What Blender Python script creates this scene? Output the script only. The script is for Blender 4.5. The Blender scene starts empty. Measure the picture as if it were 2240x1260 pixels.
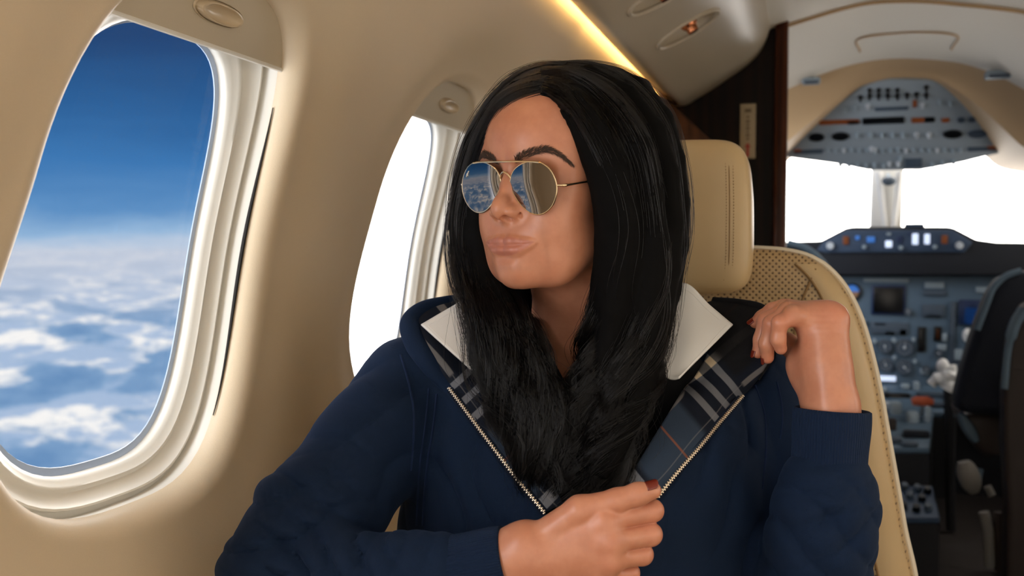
import bpy, bmesh, math, random, os
import numpy as np
from mathutils import Vector, Matrix

PI = math.pi
sc = bpy.context.scene
COL = sc.collection
rng = np.random.default_rng(7)
random.seed(7)

# ------------------------------------------------------------------ camera frame
FPX = 2100.0
CAM = np.array([0.0, 0.0, 1.2])
YAW, PITCH = math.radians(17.0), math.radians(-2.3)
FWD = np.array([-math.sin(YAW) * math.cos(PITCH), math.cos(YAW) * math.cos(PITCH), math.sin(PITCH)])
RGT = np.array([math.cos(YAW), math.sin(YAW), 0.0])
UPV = np.cross(RGT, FWD)


def ray(px, py):
    return FWD + RGT * ((px - 1120) / FPX) + UPV * ((630 - py) / FPX)


def P(px, py, D):
    """point seen in direction (px, py) at distance D along the view axis"""
    return CAM + ray(px, py) * D


def Py(px, py, y):
    r = ray(px, py)
    return CAM + r * ((y - CAM[1]) / r[1])


def PP(a):
    return np.array([P(*q) for q in a])


# ------------------------------------------------------------------ objects
def tag(o, label=None, cat=None, group=None, kind=None):
    if label: o['label'] = label
    if cat: o['category'] = cat
    if group: o['group'] = group
    if kind: o['kind'] = kind
    return o


def empty(name, loc=(0, 0, 0), rotz=0.0):
    o = bpy.data.objects.new(name, None)
    o.empty_display_size = 0.05
    o.location = loc
    o.rotation_euler = (0, 0, rotz)
    COL.objects.link(o)
    return o


def parent(o, p):
    if p is not None:
        o.parent = p
        M = Matrix.Identity(4)
        q = p
        chain = []
        while q is not None:
            chain.append(q)
            q = q.parent
        for q in reversed(chain):
            M = M @ q.matrix_parent_inverse @ Matrix.LocRotScale(q.location, q.rotation_euler, q.scale)
        o.matrix_parent_inverse = M.inverted()
    return o


def mesh_obj(name, V, Fc, material, par=None, smooth=True, angle=None, cols=None):
    me = bpy.data.meshes.new(name)
    V = np.asarray(V, dtype=np.float64)
    if isinstance(Fc, np.ndarray):
        n, k = Fc.shape
        me.vertices.add(len(V))
        me.vertices.foreach_set('co', V.astype(np.float32).ravel())
        me.loops.add(n * k)
        me.loops.foreach_set('vertex_index', Fc.astype(np.int32).ravel())
        me.polygons.add(n)
        me.polygons.foreach_set('loop_start', np.arange(0, n * k, k, dtype=np.int32))
        me.update(calc_edges=True)
        me.validate()
    else:
        me.from_pydata([tuple(v) for v in V], [], [tuple(f) for f in Fc])
        me.update()
    if material is not None:
        for m in (material if isinstance(material, (list, tuple)) else [material]):
            me.materials.append(m)
    if smooth:
        me.polygons.foreach_set('use_smooth', np.ones(len(me.polygons), dtype=bool))
        if angle is not None:
            me.set_sharp_from_angle(angle=math.radians(angle))
    if cols:
        for cn, arr in cols.items():
            arr = np.asarray(arr, dtype=np.float32)
            if arr.ndim == 1:
                a = me.attributes.new(cn, 'FLOAT', 'POINT')
                a.data.foreach_set('value', arr)
            else:
                a = me.attributes.new(cn, 'FLOAT_VECTOR', 'POINT')
                a.data.foreach_set('vector', arr.ravel())
    o = bpy.data.objects.new(name, me)
    COL.objects.link(o)
    return parent(o, par)


class MB:
    """collects shapes into one mesh"""
    def __init__(self):
        self.v = []
        self.f = []
        self.m = []

    def add(self, V, Fc, mi=0):
        n = len(self.v)
        self.v += [tuple(map(float, p)) for p in V]
        self.f += [tuple(int(i) + n for i in f) for f in Fc]
        self.m += [mi] * len(Fc)
        return self

    def bm(self, b, M=None, mi=0):
        if M is not None:
            bmesh.ops.transform(b, matrix=M, verts=b.verts)
        b.verts.index_update()
        self.add([v.co for v in b.verts], [[v.index for v in f.verts] for f in b.faces], mi)
        b.free()
        return self

    def box(self, c, s, bev=0.0, M=None, seg=2, mi=0):
        b = bmesh.new()
        bmesh.ops.create_cube(b, size=1.0)
        bmesh.ops.scale(b, vec=Vector([float(x) for x in s]), verts=b.verts)
        if bev > 0:
            bmesh.ops.bevel(b, geom=b.edges[:], offset=bev, segments=seg, affect='EDGES', profile=0.5)
        T = Matrix.Translation(Vector([float(x) for x in c]))
        return self.bm(b, (M @ T) if M is not None else T, mi)

    def cyl(self, a, b_, r, r2=None, n=16, caps=True, mi=0):
        a = np.array(a, float); b_ = np.array(b_, float)
        r2 = r if r2 is None else r2
        return self.tube([a, b_], [r, r2], n, caps, mi)

    def tube(self, pts, rad, n=10, caps=True, mi=0, flat=1.0, up=None):
        pts = np.array(pts, float)
        if np.isscalar(rad):
            rad = [rad] * len(pts)
        V, Fc = tube_mesh(pts, rad, n, caps, flat, up)
        return self.add(V, Fc, mi)

    def lathe(self, prof, n=24, M=None, mi=0):
        """prof: (r, z) list about Z"""
        V = []
        Fc = []
        for r, z in prof:
            for k in range(n):
                t = 2 * PI * k / n
                V.append((r * math.cos(t), r * math.sin(t), z))
        for i in range(len(prof) - 1):
            for k in range(n):
                k2 = (k + 1) % n
                Fc.append((i * n + k, i * n + k2, (i + 1) * n + k2, (i + 1) * n + k))
        if prof[0][0] > 1e-6: Fc.append(tuple(range(n))[::-1])
        if prof[-1][0] > 1e-6: Fc.append(tuple((len(prof) - 1) * n + k for k in range(n)))
        if M is not None:
            V = [M @ Vector(v) for v in V]
        return self.add(V, Fc, mi)

    def sphere(self, c, r, n=16, mi=0, sc3=(1, 1, 1)):
        b = bmesh.new()
        bmesh.ops.create_uvsphere(b, u_segments=n, v_segments=max(6, n // 2), radius=r)
        return self.bm(b, Matrix.Translation(Vector([float(x) for x in c])) @ Matrix.Diagonal((*sc3, 1)), mi)

    def prism(self, poly, d, mi=0, bev=0.0):
        """polygon of 3D points, pushed along vector d; closed solid"""
        poly = np.array(poly, float); d = np.array(d, float)
        n = len(poly)
        V = list(poly) + list(poly + d)
        Fc = [tuple(range(n))[::-1], tuple(range(n, 2 * n))]
        for i in range(n):
            j = (i + 1) % n
            Fc.append((i, j, n + j, n + i))
        b = bmesh.new()
        vs = [b.verts.new([float(x) for x in v]) for v in V]
        for f in Fc:
            b.faces.new([vs[i] for i in f])
        bmesh.ops.recalc_face_normals(b, faces=b.faces)
        if bev > 0:
            bmesh.ops.bevel(b, geom=b.edges[:], offset=bev, segments=3, affect='EDGES', profile=0.5)
        return self.bm(b, None, mi)

    def grid(self, G, mi=0, close_u=False, close_v=False):
        G = np.asarray(G, float)
        a, b = G.shape[:2]
        Fc = []
        for i in range(a if close_u else a - 1):
            for j in range(b if close_v else b - 1):
                i2 = (i + 1) % a; j2 = (j + 1) % b
                Fc.append((i * b + j, i2 * b + j, i2 * b + j2, i * b + j2))
        return self.add(G.reshape(-1, 3), Fc, mi)

    def build(self, name, material, par=None, smooth=True, angle=40):
        o = mesh_obj(name, np.array(self.v), self.f, material, par, smooth, None)
        if isinstance(material, (list, tuple)):
            o.data.polygons.foreach_set('material_index', np.array(self.m, dtype=np.int32))
        b = bmesh.new()
        b.from_mesh(o.data)
        bmesh.ops.recalc_face_normals(b, faces=b.faces)
        b.to_mesh(o.data)
        b.free()
        if smooth and angle is not None:
            o.data.set_sharp_from_angle(angle=math.radians(angle))
        return o


def frames(pts, up=None):
    pts = np.asarray(pts, float)
    T = np.gradient(pts, axis=0)
    T /= np.linalg.norm(T, axis=1)[:, None] + 1e-12
    u = np.array([0, 0, 1.0]) if up is None else np.array(up, float)
    if up is None and abs(T[0] @ u) > 0.9:
        u = np.array([1.0, 0, 0])
    N = np.zeros_like(pts)
    n = u - T[0] * (u @ T[0]); n /= np.linalg.norm(n)
    for i in range(len(pts)):
        if up is not None:
            n2 = u - T[i] * (u @ T[i])
            if np.linalg.norm(n2) > 1e-3: n = n2
        n = n - T[i] * (n @ T[i]); n /= np.linalg.norm(n) + 1e-12
        N[i] = n
    B = np.cross(T, N)
    return T, N, B


def tube_mesh(pts, rad, n=10, caps=True, flat=1.0, up=None):
    T, N, B = frames(pts, up)
    V = []
    Fc = []
    m = len(pts)
    t = np.arange(n) * 2 * PI / n
    for i in range(m):
        V += list(pts[i] + rad[i] * (np.cos(t)[:, None] * B[i] + flat * np.sin(t)[:, None] * N[i]))
    for i in range(m - 1):
        for k in range(n):
            k2 = (k + 1) % n
            Fc.append((i * n + k, i * n + k2, (i + 1) * n + k2, (i + 1) * n + k))
    if caps:
        Fc.append(tuple(range(n))[::-1])
        Fc.append(tuple((m - 1) * n + k for k in range(n)))
    return V, Fc


def spline(pts, n):
    """Catmull-Rom through the points, n samples, even in parameter (chord length)"""
    pts = np.asarray(pts, float)
    if len(pts) == 2:
        t = np.linspace(0, 1, n)[:, None]
        return pts[0] * (1 - t) + pts[1] * t
    d = np.linalg.norm(np.diff(pts, axis=0), axis=1) ** 0.5 + 1e-9
    u = np.concatenate([[0], np.cumsum(d)])
    # tangents (finite differences, non uniform)
    m = np.zeros_like(pts)
    for i in range(len(pts)):
        if i == 0: m[i] = (pts[1] - pts[0]) / d[0]
        elif i == len(pts) - 1: m[i] = (pts[-1] - pts[-2]) / d[-1]
        else:
            a = (pts[i] - pts[i - 1]) / d[i - 1]; b = (pts[i + 1] - pts[i]) / d[i]
            m[i] = (a * d[i] + b * d[i - 1]) / (d[i] + d[i - 1])
    s = np.linspace(0, u[-1], n)
    k = np.clip(np.searchsorted(u, s, side='right') - 1, 0, len(pts) - 2)
    h = d[k]
    t = ((s - u[k]) / h)[:, None]
    hh = h[:, None]
    return ((2 * t**3 - 3 * t**2 + 1) * pts[k] + (t**3 - 2 * t**2 + t) * hh * m[k]
            + (-2 * t**3 + 3 * t**2) * pts[k + 1] + (t**3 - t**2) * hh * m[k + 1])


def resample(pts, n):
    """even arc length"""
    pts = np.asarray(pts, float)
    d = np.concatenate([[0], np.cumsum(np.linalg.norm(np.diff(pts, axis=0), axis=1))])
    s = np.linspace(0, d[-1], n)
    return np.stack([np.interp(s, d, pts[:, k]) for k in range(pts.shape[1])], 1)


# ------------------------------------------------------------------ materials
def lin(c):
    """sRGB 0..255 triple to linear"""
    c = np.array(c[:3], float) / 255.0
    return tuple(np.where(c <= 0.04045, c / 12.92, ((c + 0.055) / 1.055) ** 2.4)) + (1.0,)


class NT:
    """small node-tree helper"""
    def __init__(self, tree):
        self.t = tree
        self.n = tree.nodes
        self.l = tree.links

    def new(self, typ, **kw):
        nd = self.n.new(typ)
        for k, v in kw.items():
            setattr(nd, k, v)
        return nd

    def set(self, nd, **kw):
        for k, v in kw.items():
            self.put(nd.inputs[k.replace('_', ' ')], v)
        return nd

    def put(self, sock, v):
        if isinstance(v, bpy.types.NodeSocket):
            self.l.new(v, sock)
        elif v is not None:
            sock.default_value = v

    def math(self, op, a, b=None, c=None, clamp=False):
        nd = self.n.new('ShaderNodeMath')
        nd.operation = op
        nd.use_clamp = clamp
        self.put(nd.inputs[0], a)
        if b is not None: self.put(nd.inputs[1], b)
        if c is not None: self.put(nd.inputs[2], c)
        return nd.outputs[0]

    def vmath(self, op, a, b=None):
        nd = self.n.new('ShaderNodeVectorMath')
        nd.operation = op
        self.put(nd.inputs[0], a)
        if b is not None: self.put(nd.inputs['Scale' if op == 'SCALE' else 1], b)
        return nd.outputs['Value'] if op in ('LENGTH', 'DOT_PRODUCT') else nd.outputs[0]

    def mix(self, fac, a, b, blend='MIX'):
        nd = self.n.new('ShaderNodeMix')
        nd.data_type = 'RGBA'
        nd.blend_type = blend
        self.put(nd.inputs[0], fac)
        self.put(nd.inputs[6], a)
        self.put(nd.inputs[7], b)
        return nd.outputs[2]

    def smooth(self, x, a, b, lo=0.0, hi=1.0):
        nd = self.n.new('ShaderNodeMapRange')
        nd.interpolation_type = 'SMOOTHSTEP'
        self.put(nd.inputs['Value'], x)
        nd.inputs['From Min'].default_value = a
        nd.inputs['From Max'].default_value = b
        nd.inputs['To Min'].default_value = lo
        nd.inputs['To Max'].default_value = hi
        return nd.outputs['Result']

    def ramp(self, x, stops, interp='LINEAR'):
        nd = self.n.new('ShaderNodeValToRGB')
        nd.color_ramp.interpolation = interp
        e = nd.color_ramp.elements
        while len(e) < len(stops): e.new(0.5)
        for k, (p, c) in enumerate(stops):
            e[k].position = p
            e[k].color = c
        self.put(nd.inputs[0], x)
        return nd.outputs[0]

    def noise(self, vec, scale, detail=4, rough=0.55, dist=0.0):
        nd = self.n.new('ShaderNodeTexNoise')
        self.put(nd.inputs['Vector'], vec)
        nd.inputs['Scale'].default_value = scale
        nd.inputs['Detail'].default_value = detail
        nd.inputs['Roughness'].default_value = rough
        nd.inputs['Distortion'].default_value = dist
        return nd.outputs['Fac']

    def mapping(self, vec, scale=(1, 1, 1), rot=(0, 0, 0), loc=(0, 0, 0)):
        nd = self.n.new('ShaderNodeMapping')
        self.put(nd.inputs['Vector'], vec)
        nd.inputs['Scale'].default_value = scale
        nd.inputs['Rotation'].default_value = rot
        nd.inputs['Location'].default_value = loc
        return nd.outputs[0]

    def bump(self, h, strength=0.3, dist=0.001, normal=None):
        nd = self.n.new('ShaderNodeBump')
        nd.inputs['Strength'].default_value = strength
        nd.inputs['Distance'].default_value = dist
        self.put(nd.inputs['Height'], h)
        if normal is not None: self.put(nd.inputs['Normal'], normal)
        return nd.outputs[0]

    def attr(self, name):
        nd = self.n.new('ShaderNodeAttribute')
        nd.attribute_name = name
        return nd


def new_mat(name):
    m = bpy.data.materials.new(name)
    m.use_nodes = True
    nt = NT(m.node_tree)
    bs = m.node_tree.nodes['Principled BSDF']
    return m, nt, bs


def objco(nt):
    return nt.n.new('ShaderNodeTexCoord').outputs['Object']


def geopos(nt):
    return nt.n.new('ShaderNodeNewGeometry').outputs['Position']


def M_plain(name, rgb, rough=0.5, metal=0.0, grain=0.0, gscale=400, bump=0.0, bscale=600, bdist=0.0006, spec=0.5, coat=0.0, sheen=0.0):
    m, nt, bs = new_mat(name)
    c = lin(rgb)
    bs.inputs['Roughness'].default_value = rough
    bs.inputs['Metallic'].default_value = metal
    bs.inputs['Specular IOR Level'].default_value = spec
    bs.inputs['Coat Weight'].default_value = coat
    bs.inputs['Sheen Weight'].default_value = sheen
    co = geopos(nt)
    if grain > 0:
        n = nt.noise(co, gscale, 3)
        k = nt.math('MULTIPLY_ADD', n, 2 * grain, 1 - grain)
        nt.put(bs.inputs['Base Color'], nt.mix(1.0, c, nt.vmath('SCALE', (1, 1, 1), k), 'MULTIPLY'))
    else:
        bs.inputs['Base Color'].default_value = c
    if bump > 0:
        nt.put(bs.inputs['Normal'], nt.bump(nt.noise(co, bscale, 2), bump, bdist))
    return m


def M_emit(name, rgb, strength):
    m, nt, bs = new_mat(name)
    c = lin(rgb)
    bs.inputs['Base Color'].default_value = c
    bs.inputs['Emission Color'].default_value = c
    bs.inputs['Emission Strength'].default_value = strength
    return m


def M_glass(name, tint=(1, 1, 1, 1), refl=0.02):
    m, nt, bs = new_mat(name)
    nt.n.remove(bs)
    out = [n for n in nt.n if n.type == 'OUTPUT_MATERIAL'][0]
    tr = nt.new('ShaderNodeBsdfTransparent'); tr.inputs[0].default_value = tint
    gl = nt.new('ShaderNodeBsdfGlossy'); gl.inputs['Roughness'].default_value = 0.02
    lw = nt.new('ShaderNodeLayerWeight'); lw.inputs['Blend'].default_value = 0.5
    mx = nt.new('ShaderNodeMixShader')
    nt.put(mx.inputs[0], nt.math('MULTIPLY_ADD', nt.math('POWER', lw.outputs['Facing'], 5.0), 0.35, refl))
    nt.l.new(tr.outputs[0], mx.inputs[1]); nt.l.new(gl.outputs[0], mx.inputs[2])
    nt.l.new(mx.outputs[0], out.inputs[0])
    return m


def M_wood(name, dark, light, rough=0.25, axis='Z'):
    m, nt, bs = new_mat(name)
    s = {'Z': (14, 14, 1.2), 'Y': (14, 1.2, 14), 'X': (1.2, 14, 14)}[axis]
    v = nt.mapping(geopos(nt), s)
    n = nt.noise(v, 2.2, 6, 0.6, 1.2)
    w = nt.new('ShaderNodeTexWave'); w.wave_type = 'BANDS'; w.bands_direction = 'X'
    nt.put(w.inputs['Vector'], v)
    w.inputs['Scale'].default_value = 0.6
    w.inputs['Distortion'].default_value = 6
    w.inputs['Detail'].default_value = 3
    f = nt.math('ADD', nt.math('MULTIPLY', n, 0.7), nt.math('MULTIPLY', w.outputs['Fac'], 0.3))
    c = nt.ramp(f, [(0.3, lin(dark)), (0.72, lin(light))])
    nt.put(bs.inputs['Base Color'], c)
    bs.inputs['Roughness'].default_value = rough
    bs.inputs['Specular IOR Level'].default_value = 0.2
    return m
# ------------------------------------------------------------------ world: sky over a sea of clouds
def make_world():
    w = bpy.data.worlds.new('sky_world')
    sc.world = w
    w.use_nodes = True
    nt = NT(w.node_tree)
    bg = w.node_tree.nodes['Background']
    d = nt.n.new('ShaderNodeTexCoord').outputs['Generated']
    sx = nt.n.new('ShaderNodeSeparateXYZ'); nt.put(sx.inputs[0], d)
    x, y, z = sx.outputs
    # clear sky by elevation, with thin streaks
    st = nt.noise(nt.mapping(d, (5, 5, 26)), 1.0, 5, 0.6, 0.6)
    zz = nt.math('ADD', z, nt.math('MULTIPLY', nt.math('SUBTRACT', st, 0.5), -0.05))
    sky = nt.ramp(nt.math('MULTIPLY', zz, 4.0), [
        (0.0, lin((196, 208, 226))), (0.06, lin((150, 185, 220))), (0.16, lin((96, 146, 198))),
        (0.32, lin((62, 120, 180))), (0.55, lin((46, 96, 152))), (0.8, lin((38, 72, 120))), (1.0, lin((32, 60, 106)))])
    # cloud deck below the horizon, projected on a plane
    nz = nt.math('MAXIMUM', nt.math('MULTIPLY', z, -1.0), 0.0)
    k = nt.math('POWER', nt.math('ADD', nz, 0.13), -0.75)
    uv = nt.vmath('SCALE', nt.mapping(d, (1, 1, 1.9)), k)
    big = nt.noise(nt.mapping(uv, (1, 1, 1), (0, 0, 0), (3.1, 1.7, 0)), 1.9, 2, 0.5)
    fine = nt.noise(uv, 4.6, 8, 0.58, 0.15)
    fine2 = nt.noise(nt.mapping(uv, (1, 1, 1), (0, 0, 0), (-0.02, -0.01, 0.05)), 4.6, 8, 0.58, 0.15)
    dens = nt.math('ADD', nt.math('MULTIPLY', fine, 0.75), nt.math('MULTIPLY', big, 0.45))
    mask = nt.smooth(dens, 0.55, 0.64)
    lit = nt.smooth(nt.math('SUBTRACT', fine2, fine), -0.05, 0.06)
    cl = nt.mix(lit, lin((168, 190, 220)), lin((250, 248, 246)))
    gap = nt.ramp(dens, [(0.3, lin((62, 116, 172))), (0.6, lin((134, 168, 206)))])
    deck = nt.mix(mask, gap, cl)
    far = nt.smooth(z, -0.085, -0.005)
    deck = nt.mix(nt.math('MULTIPLY', far, 0.85), deck, lin((198, 206, 222)))
    c = nt.mix(nt.smooth(z, -0.004, 0.004), deck, sky)
    # white sky ahead; starboard, astern and port-quarter sky brightened to light the cabin
    hl = nt.math('SQRT', nt.math('MAXIMUM', nt.math('ADD', nt.math('MULTIPLY', x, x), nt.math('MULTIPLY', y, y)), 1e-4))
    cy = nt.math('DIVIDE', y, hl)
    ahead = nt.smooth(cy, 0.862, 0.895)
    side = nt.smooth(nt.math('DIVIDE', x, hl), -0.05, 0.25)
    aft = nt.smooth(cy, -0.42, -0.66)
    white = nt.vmath('SCALE', lin((255, 250, 244))[:3], WORLD_AHEAD)
    c = nt.mix(ahead, c, white)
    c = nt.mix(side, c, nt.vmath('SCALE', lin((255, 246, 234))[:3], WORLD_SIDE))
    c = nt.mix(nt.math('MULTIPLY', ahead, nt.math('LESS_THAN', cy, 2.0)), c, white)
    quarter = nt.math('MULTIPLY', nt.smooth(nt.math('DIVIDE', x, hl), -0.19, -0.34), aft)
    c = nt.mix(aft, c, nt.vmath('SCALE', lin((255, 244, 228))[:3], WORLD_AFT))
    c = nt.mix(quarter, c, nt.vmath('SCALE', lin((244, 248, 255))[:3], WORLD_QUARTER))
    nt.put(bg.inputs['Color'], c)
    bg.inputs['Strength'].default_value = 1.0


WORLD_AHEAD, WORLD_SIDE, WORLD_AFT, WORLD_QUARTER = 8.0, 3.7, 1.2, 8.0
make_world()

# ------------------------------------------------------------------ materials of the cabin
m_wall = M_plain('beige_leatherette', (206, 187, 158), 0.5, grain=0.05, gscale=900, bump=0.25, bscale=900, bdist=0.0006)
m_ceil = M_plain('cream_ceiling', (226, 220, 208), 0.6, grain=0.02, gscale=60)
m_cockceil = M_plain('cream_cockpit_lining', (232, 226, 214), 0.6)
m_tan = M_plain('tan_lining', (196, 166, 128), 0.6)
m_bezel = M_plain('white_bezel', (226, 222, 212), 0.35)
m_pane_edge = M_plain('pale_blue_refraction', (176, 194, 222), 0.3)
m_shade = M_plain('shade_beige', (190, 176, 152), 0.45, bump=0.1, bscale=700)
m_handle = M_plain('shade_handle', (196, 176, 146), 0.28)
m_glass = M_glass('clear_pane')
m_carpet = M_plain('dark_carpet', (40, 34, 32), 0.95, grain=0.3, gscale=500)
m_wood = M_wood('dark_walnut', (9, 5, 3), (30, 15, 8), 0.6)
m_wood_red = M_wood('red_walnut', (44, 18, 9), (84, 42, 22), 0.3)
m_wood_mid = M_wood('mid_walnut', (58, 32, 18), (84, 50, 30), 0.5)
m_strip = M_emit('warm_light_strip', (255, 216, 146), 55.0)
m_psu = M_plain('service_panel_beige', (188, 176, 156), 0.33, bump=0.05, bscale=1200, bdist=0.0003)
m_copper = M_plain('copper', (216, 140, 100), 0.22, metal=1.0)
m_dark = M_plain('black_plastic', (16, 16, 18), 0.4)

CX, CZ, RAD = 0.30, 1.05, 0.932


def wall_pt(y, a, depth=0.0):
    return np.array([CX - (RAD + depth) * math.cos(a), y, CZ + (RAD + depth) * math.sin(a)])


def wall_rt(y, a, depth=0.0):
    p = wall_pt(y, a, depth)
    p[0] = 2 * CX - p[0]
    return p


WA0, WA1 = math.asin((0.942 - CZ) / RAD), math.asin((1.462 - CZ) / RAD)
WAC = 0.5 * (WA0 + WA1)
HB = 0.5 * (WA1 - WA0) * RAD
HA = 0.180
SUPER = 3.0
SKEW = 0.09        # the openings lean with the airframe
WIN_Y = [0.853, 1.525, 0.181, -0.491]
HP = 0.336
AFLOOR, ATOP = math.radians(-72), math.radians(52)


def opening(t, inset=0.0):
    c, s = math.cos(t), math.sin(t)
    r = (abs(c / (HA - inset)) ** SUPER + abs(s / (HB - inset)) ** SUPER) ** (-1 / SUPER)
    u, w = r * c, r * s
    if u < 0:                      # the aft lower corner is drawn out
        k = min(1.0, max(0.0, (0.06 - w) / 0.22))
        u *= 1 + 0.21 * k * k * (3 - 2 * k)
    return u, w


def wall_cell(mb, yc, y0, y1, fn, NT_=96):
    LIP = 0.030
    V = []
    rows = []
    ts = [2 * PI * k / NT_ for k in range(NT_)]
    slo, shi = AFLOOR * RAD - WAC * RAD, ATOP * RAD - WAC * RAD
    lip = [(LIP * (1 - math.cos(ph)), LIP * (1 - math.sin(ph))) for ph in [0.0, .2, .42, .65, .9, 1.15, 1.4, PI / 2]]
    for e, dep in lip + [(None, k) for k in range(1, 13)]:
        row = []
        for t in ts:
            u, w = opening(t)
            L = math.hypot(u, w)
            du, dw = u / L, w / L
            # distance to the cell border along this direction
            cand = []
            if du > 1e-6: cand.append((y1 - yc) / du)
            if du < -1e-6: cand.append((y0 - yc) / du)
            if dw > 1e-6: cand.append(shi / dw)
            if dw < -1e-6: cand.append(slo / dw)
            Lb = min(cand)
            if e is not None:
                r, dd = L + e, dep
                ex = e
            else:
                k = (dep / 12) ** 1.4
                r = (L + LIP) * (1 - k) + Lb * k
                ex = r - L
                dd = 0.0
            sk = SKEW * dw * r * max(0.0, 1 - max(0.0, r - L) / max(1e-6, Lb - L))
            m = 0.013 * math.exp(-((ex - LIP) / 0.05) ** 2) if ex > LIP else 0.013
            fade = min(1.0, max(0.0, (Lb - r) / 0.03)) if e is None else 1.0
            row.append(fn(yc + du * r + sk, WAC + dw * r / RAD, dd + m * fade))
        rows.append(row)
    G = np.array(rows)
    mb.grid(G, close_v=True)
    # fill the four corners of the rectangle
    def corner(sy, sw):
        best = [k for k in range(NT_) if (math.cos(ts[k]) > 0) == (sy > 0) and (math.sin(ts[k]) > 0) == (sw > 0)]
        yb = (y1 if sy > 0 else y0) - yc; wb = shi if sw > 0 else slo
        k0 = min(best, key=lambda k: abs(math.atan2(wb, yb) % (2 * PI) - math.atan2(opening(ts[k])[1], opening(ts[k])[0]) % (2 * PI)))
        return k0
    border = G[-1]
    for sy in (1, -1):
        for sw in (1, -1):
            yb = (y1 if sy > 0 else y0); ab = (ATOP if sw > 0 else AFLOOR)
            c = fn(yb, ab, 0.0)
            # neighbours straddling the corner
            for k in range(NT_):
                a, b = border[k], border[(k + 1) % NT_]
                on_y = lambda p: abs(p[1] - yb) < 1e-6
                near = lambda p: np.linalg.norm(p - c) < 0.5
                if on_y(a) != on_y(b) and near(a) and near(b):
                    mb.add([a, b, c], [(0, 1, 2)])


def make_window(idx, yc, shade=True, fn=wall_pt, label_side='port'):
    root = empty('window_%d' % idx, tuple(fn(yc, WAC, 0.03)))
    tag(root, kind='structure')
    prof = [(-0.010, .0315), (-0.004, .0320), (-0.001, .036), (0.000, .056), (0.0055, .057), (0.0065, .0490), (0.0085, .0490), (0.011, .0535), (0.0155, .0580),
            (0.021, .0605), (0.0235, .0590), (0.0255, .0590), (0.0270, .0610), (0.031, .0640), (0.034, .0668), (0.0355, .070), (0.0355, .079)]
    NTh = 112
    G = []
    for ins, dep in prof:
        row = []
        for k in range(NTh):
            u, w = opening(2 * PI * k / NTh, ins)
            if w > 0: w *= 1 - 0.125 * max(0.0, ins / 0.0355) ** 1.5
            row.append(fn(yc + u + SKEW * w, WAC + w / RAD, dep + 0.013 - 0.004))
        G.append(row)
    MB().grid(np.array(G), close_v=True).build('window_frame', m_bezel, root, angle=50)
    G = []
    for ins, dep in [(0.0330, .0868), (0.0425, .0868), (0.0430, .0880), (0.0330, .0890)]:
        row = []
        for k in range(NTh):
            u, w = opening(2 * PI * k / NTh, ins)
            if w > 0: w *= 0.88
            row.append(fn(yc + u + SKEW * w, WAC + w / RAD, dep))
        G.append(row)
    MB().grid(np.array(G), close_v=True).build('pane_edge_refraction', m_pane_edge, root)  # added ring; refracted light at the pane edge put into its pale blue
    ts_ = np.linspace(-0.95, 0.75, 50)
    slit_pts = []
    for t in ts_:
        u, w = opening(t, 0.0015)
        slit_pts.append(fn(yc + u + SKEW * w, WAC + w / RAD, .0405))
    MB().tube(np.array(slit_pts), [0.0006 + 0.0019 * math.sin(PI * k / 49) for k in range(50)], 8).build('slit_shadow_strip', m_dark, root)  # black strip painting the shadow in the slit, forward edge only
    # pane
    G = []
    for q in np.linspace(0.02, 1, 8):
        row = []
        for k in range(NTh):
            u, w = opening(2 * PI * k / NTh, 0.0345)
            if w > 0: w *= 0.88
            row.append(fn(yc + u * q + SKEW * w * q, WAC + w * q / RAD, .083))
        G.append(row)
    MB().grid(np.array(G), close_v=True).build('pane', m_glass, root)
    if shade:
        a0, a1 = math.asin((1.399 - CZ) / RAD), WA1 + 0.03
        n1, n2 = 40, 10
        outer = []
        inner = []
        for i in range(n1 + 1):
            yy = yc + 0.018 - HA - 0.004 + (2 * HA + 0.008) * i / n1
            outer.append([fn(yy, a0 + (a1 - a0) * j / n2, .0295 + .009) for j in range(n2 + 1)])
            inner.append([fn(yy, a0 + (a1 - a0) * j / n2, .0335 + .009) for j in range(n2 + 1)])
        mb = MB().grid(np.array(outer)).grid(np.array(inner))
        mb.grid(np.array([[outer[i][0], inner[i][0]] for i in range(n1 + 1)]))
        sh = mb.build('window_shade', m_shade, root)
        rail = [fn(yc + 0.018 - HA - 0.004 + (2 * HA + 0.008) * i / n1, a0, .0395) for i in range(n1 + 1)]
        MB().tube(np.array(rail), 0.0028, 8).build('bottom_rail', m_bezel, sh)
        # grip: a shallow oval cup with a proud lower lip
        ac = a0 + 0.036
        th = np.linspace(0, 2 * PI, 49)[:-1]
        G = []
        for sc_, dep in [(1.10, .0380), (1.06, .0362), (1.0, .0400), (0.96, .0345), (0.90, .0315), (0.80, .0312), (0.66, .0345), (0.40, .0362), (0.02, .0366)]:
            G.append([fn(yc + 0.022 + 0.040 * sc_ * math.copysign(abs(math.cos(t)) ** .8, math.cos(t)), ac + 0.0105 / RAD * sc_ * math.sin(t), dep) for t in th])
        MB().grid(np.array(G), close_v=True).build('grip', m_handle, sh)
    return root


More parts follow.
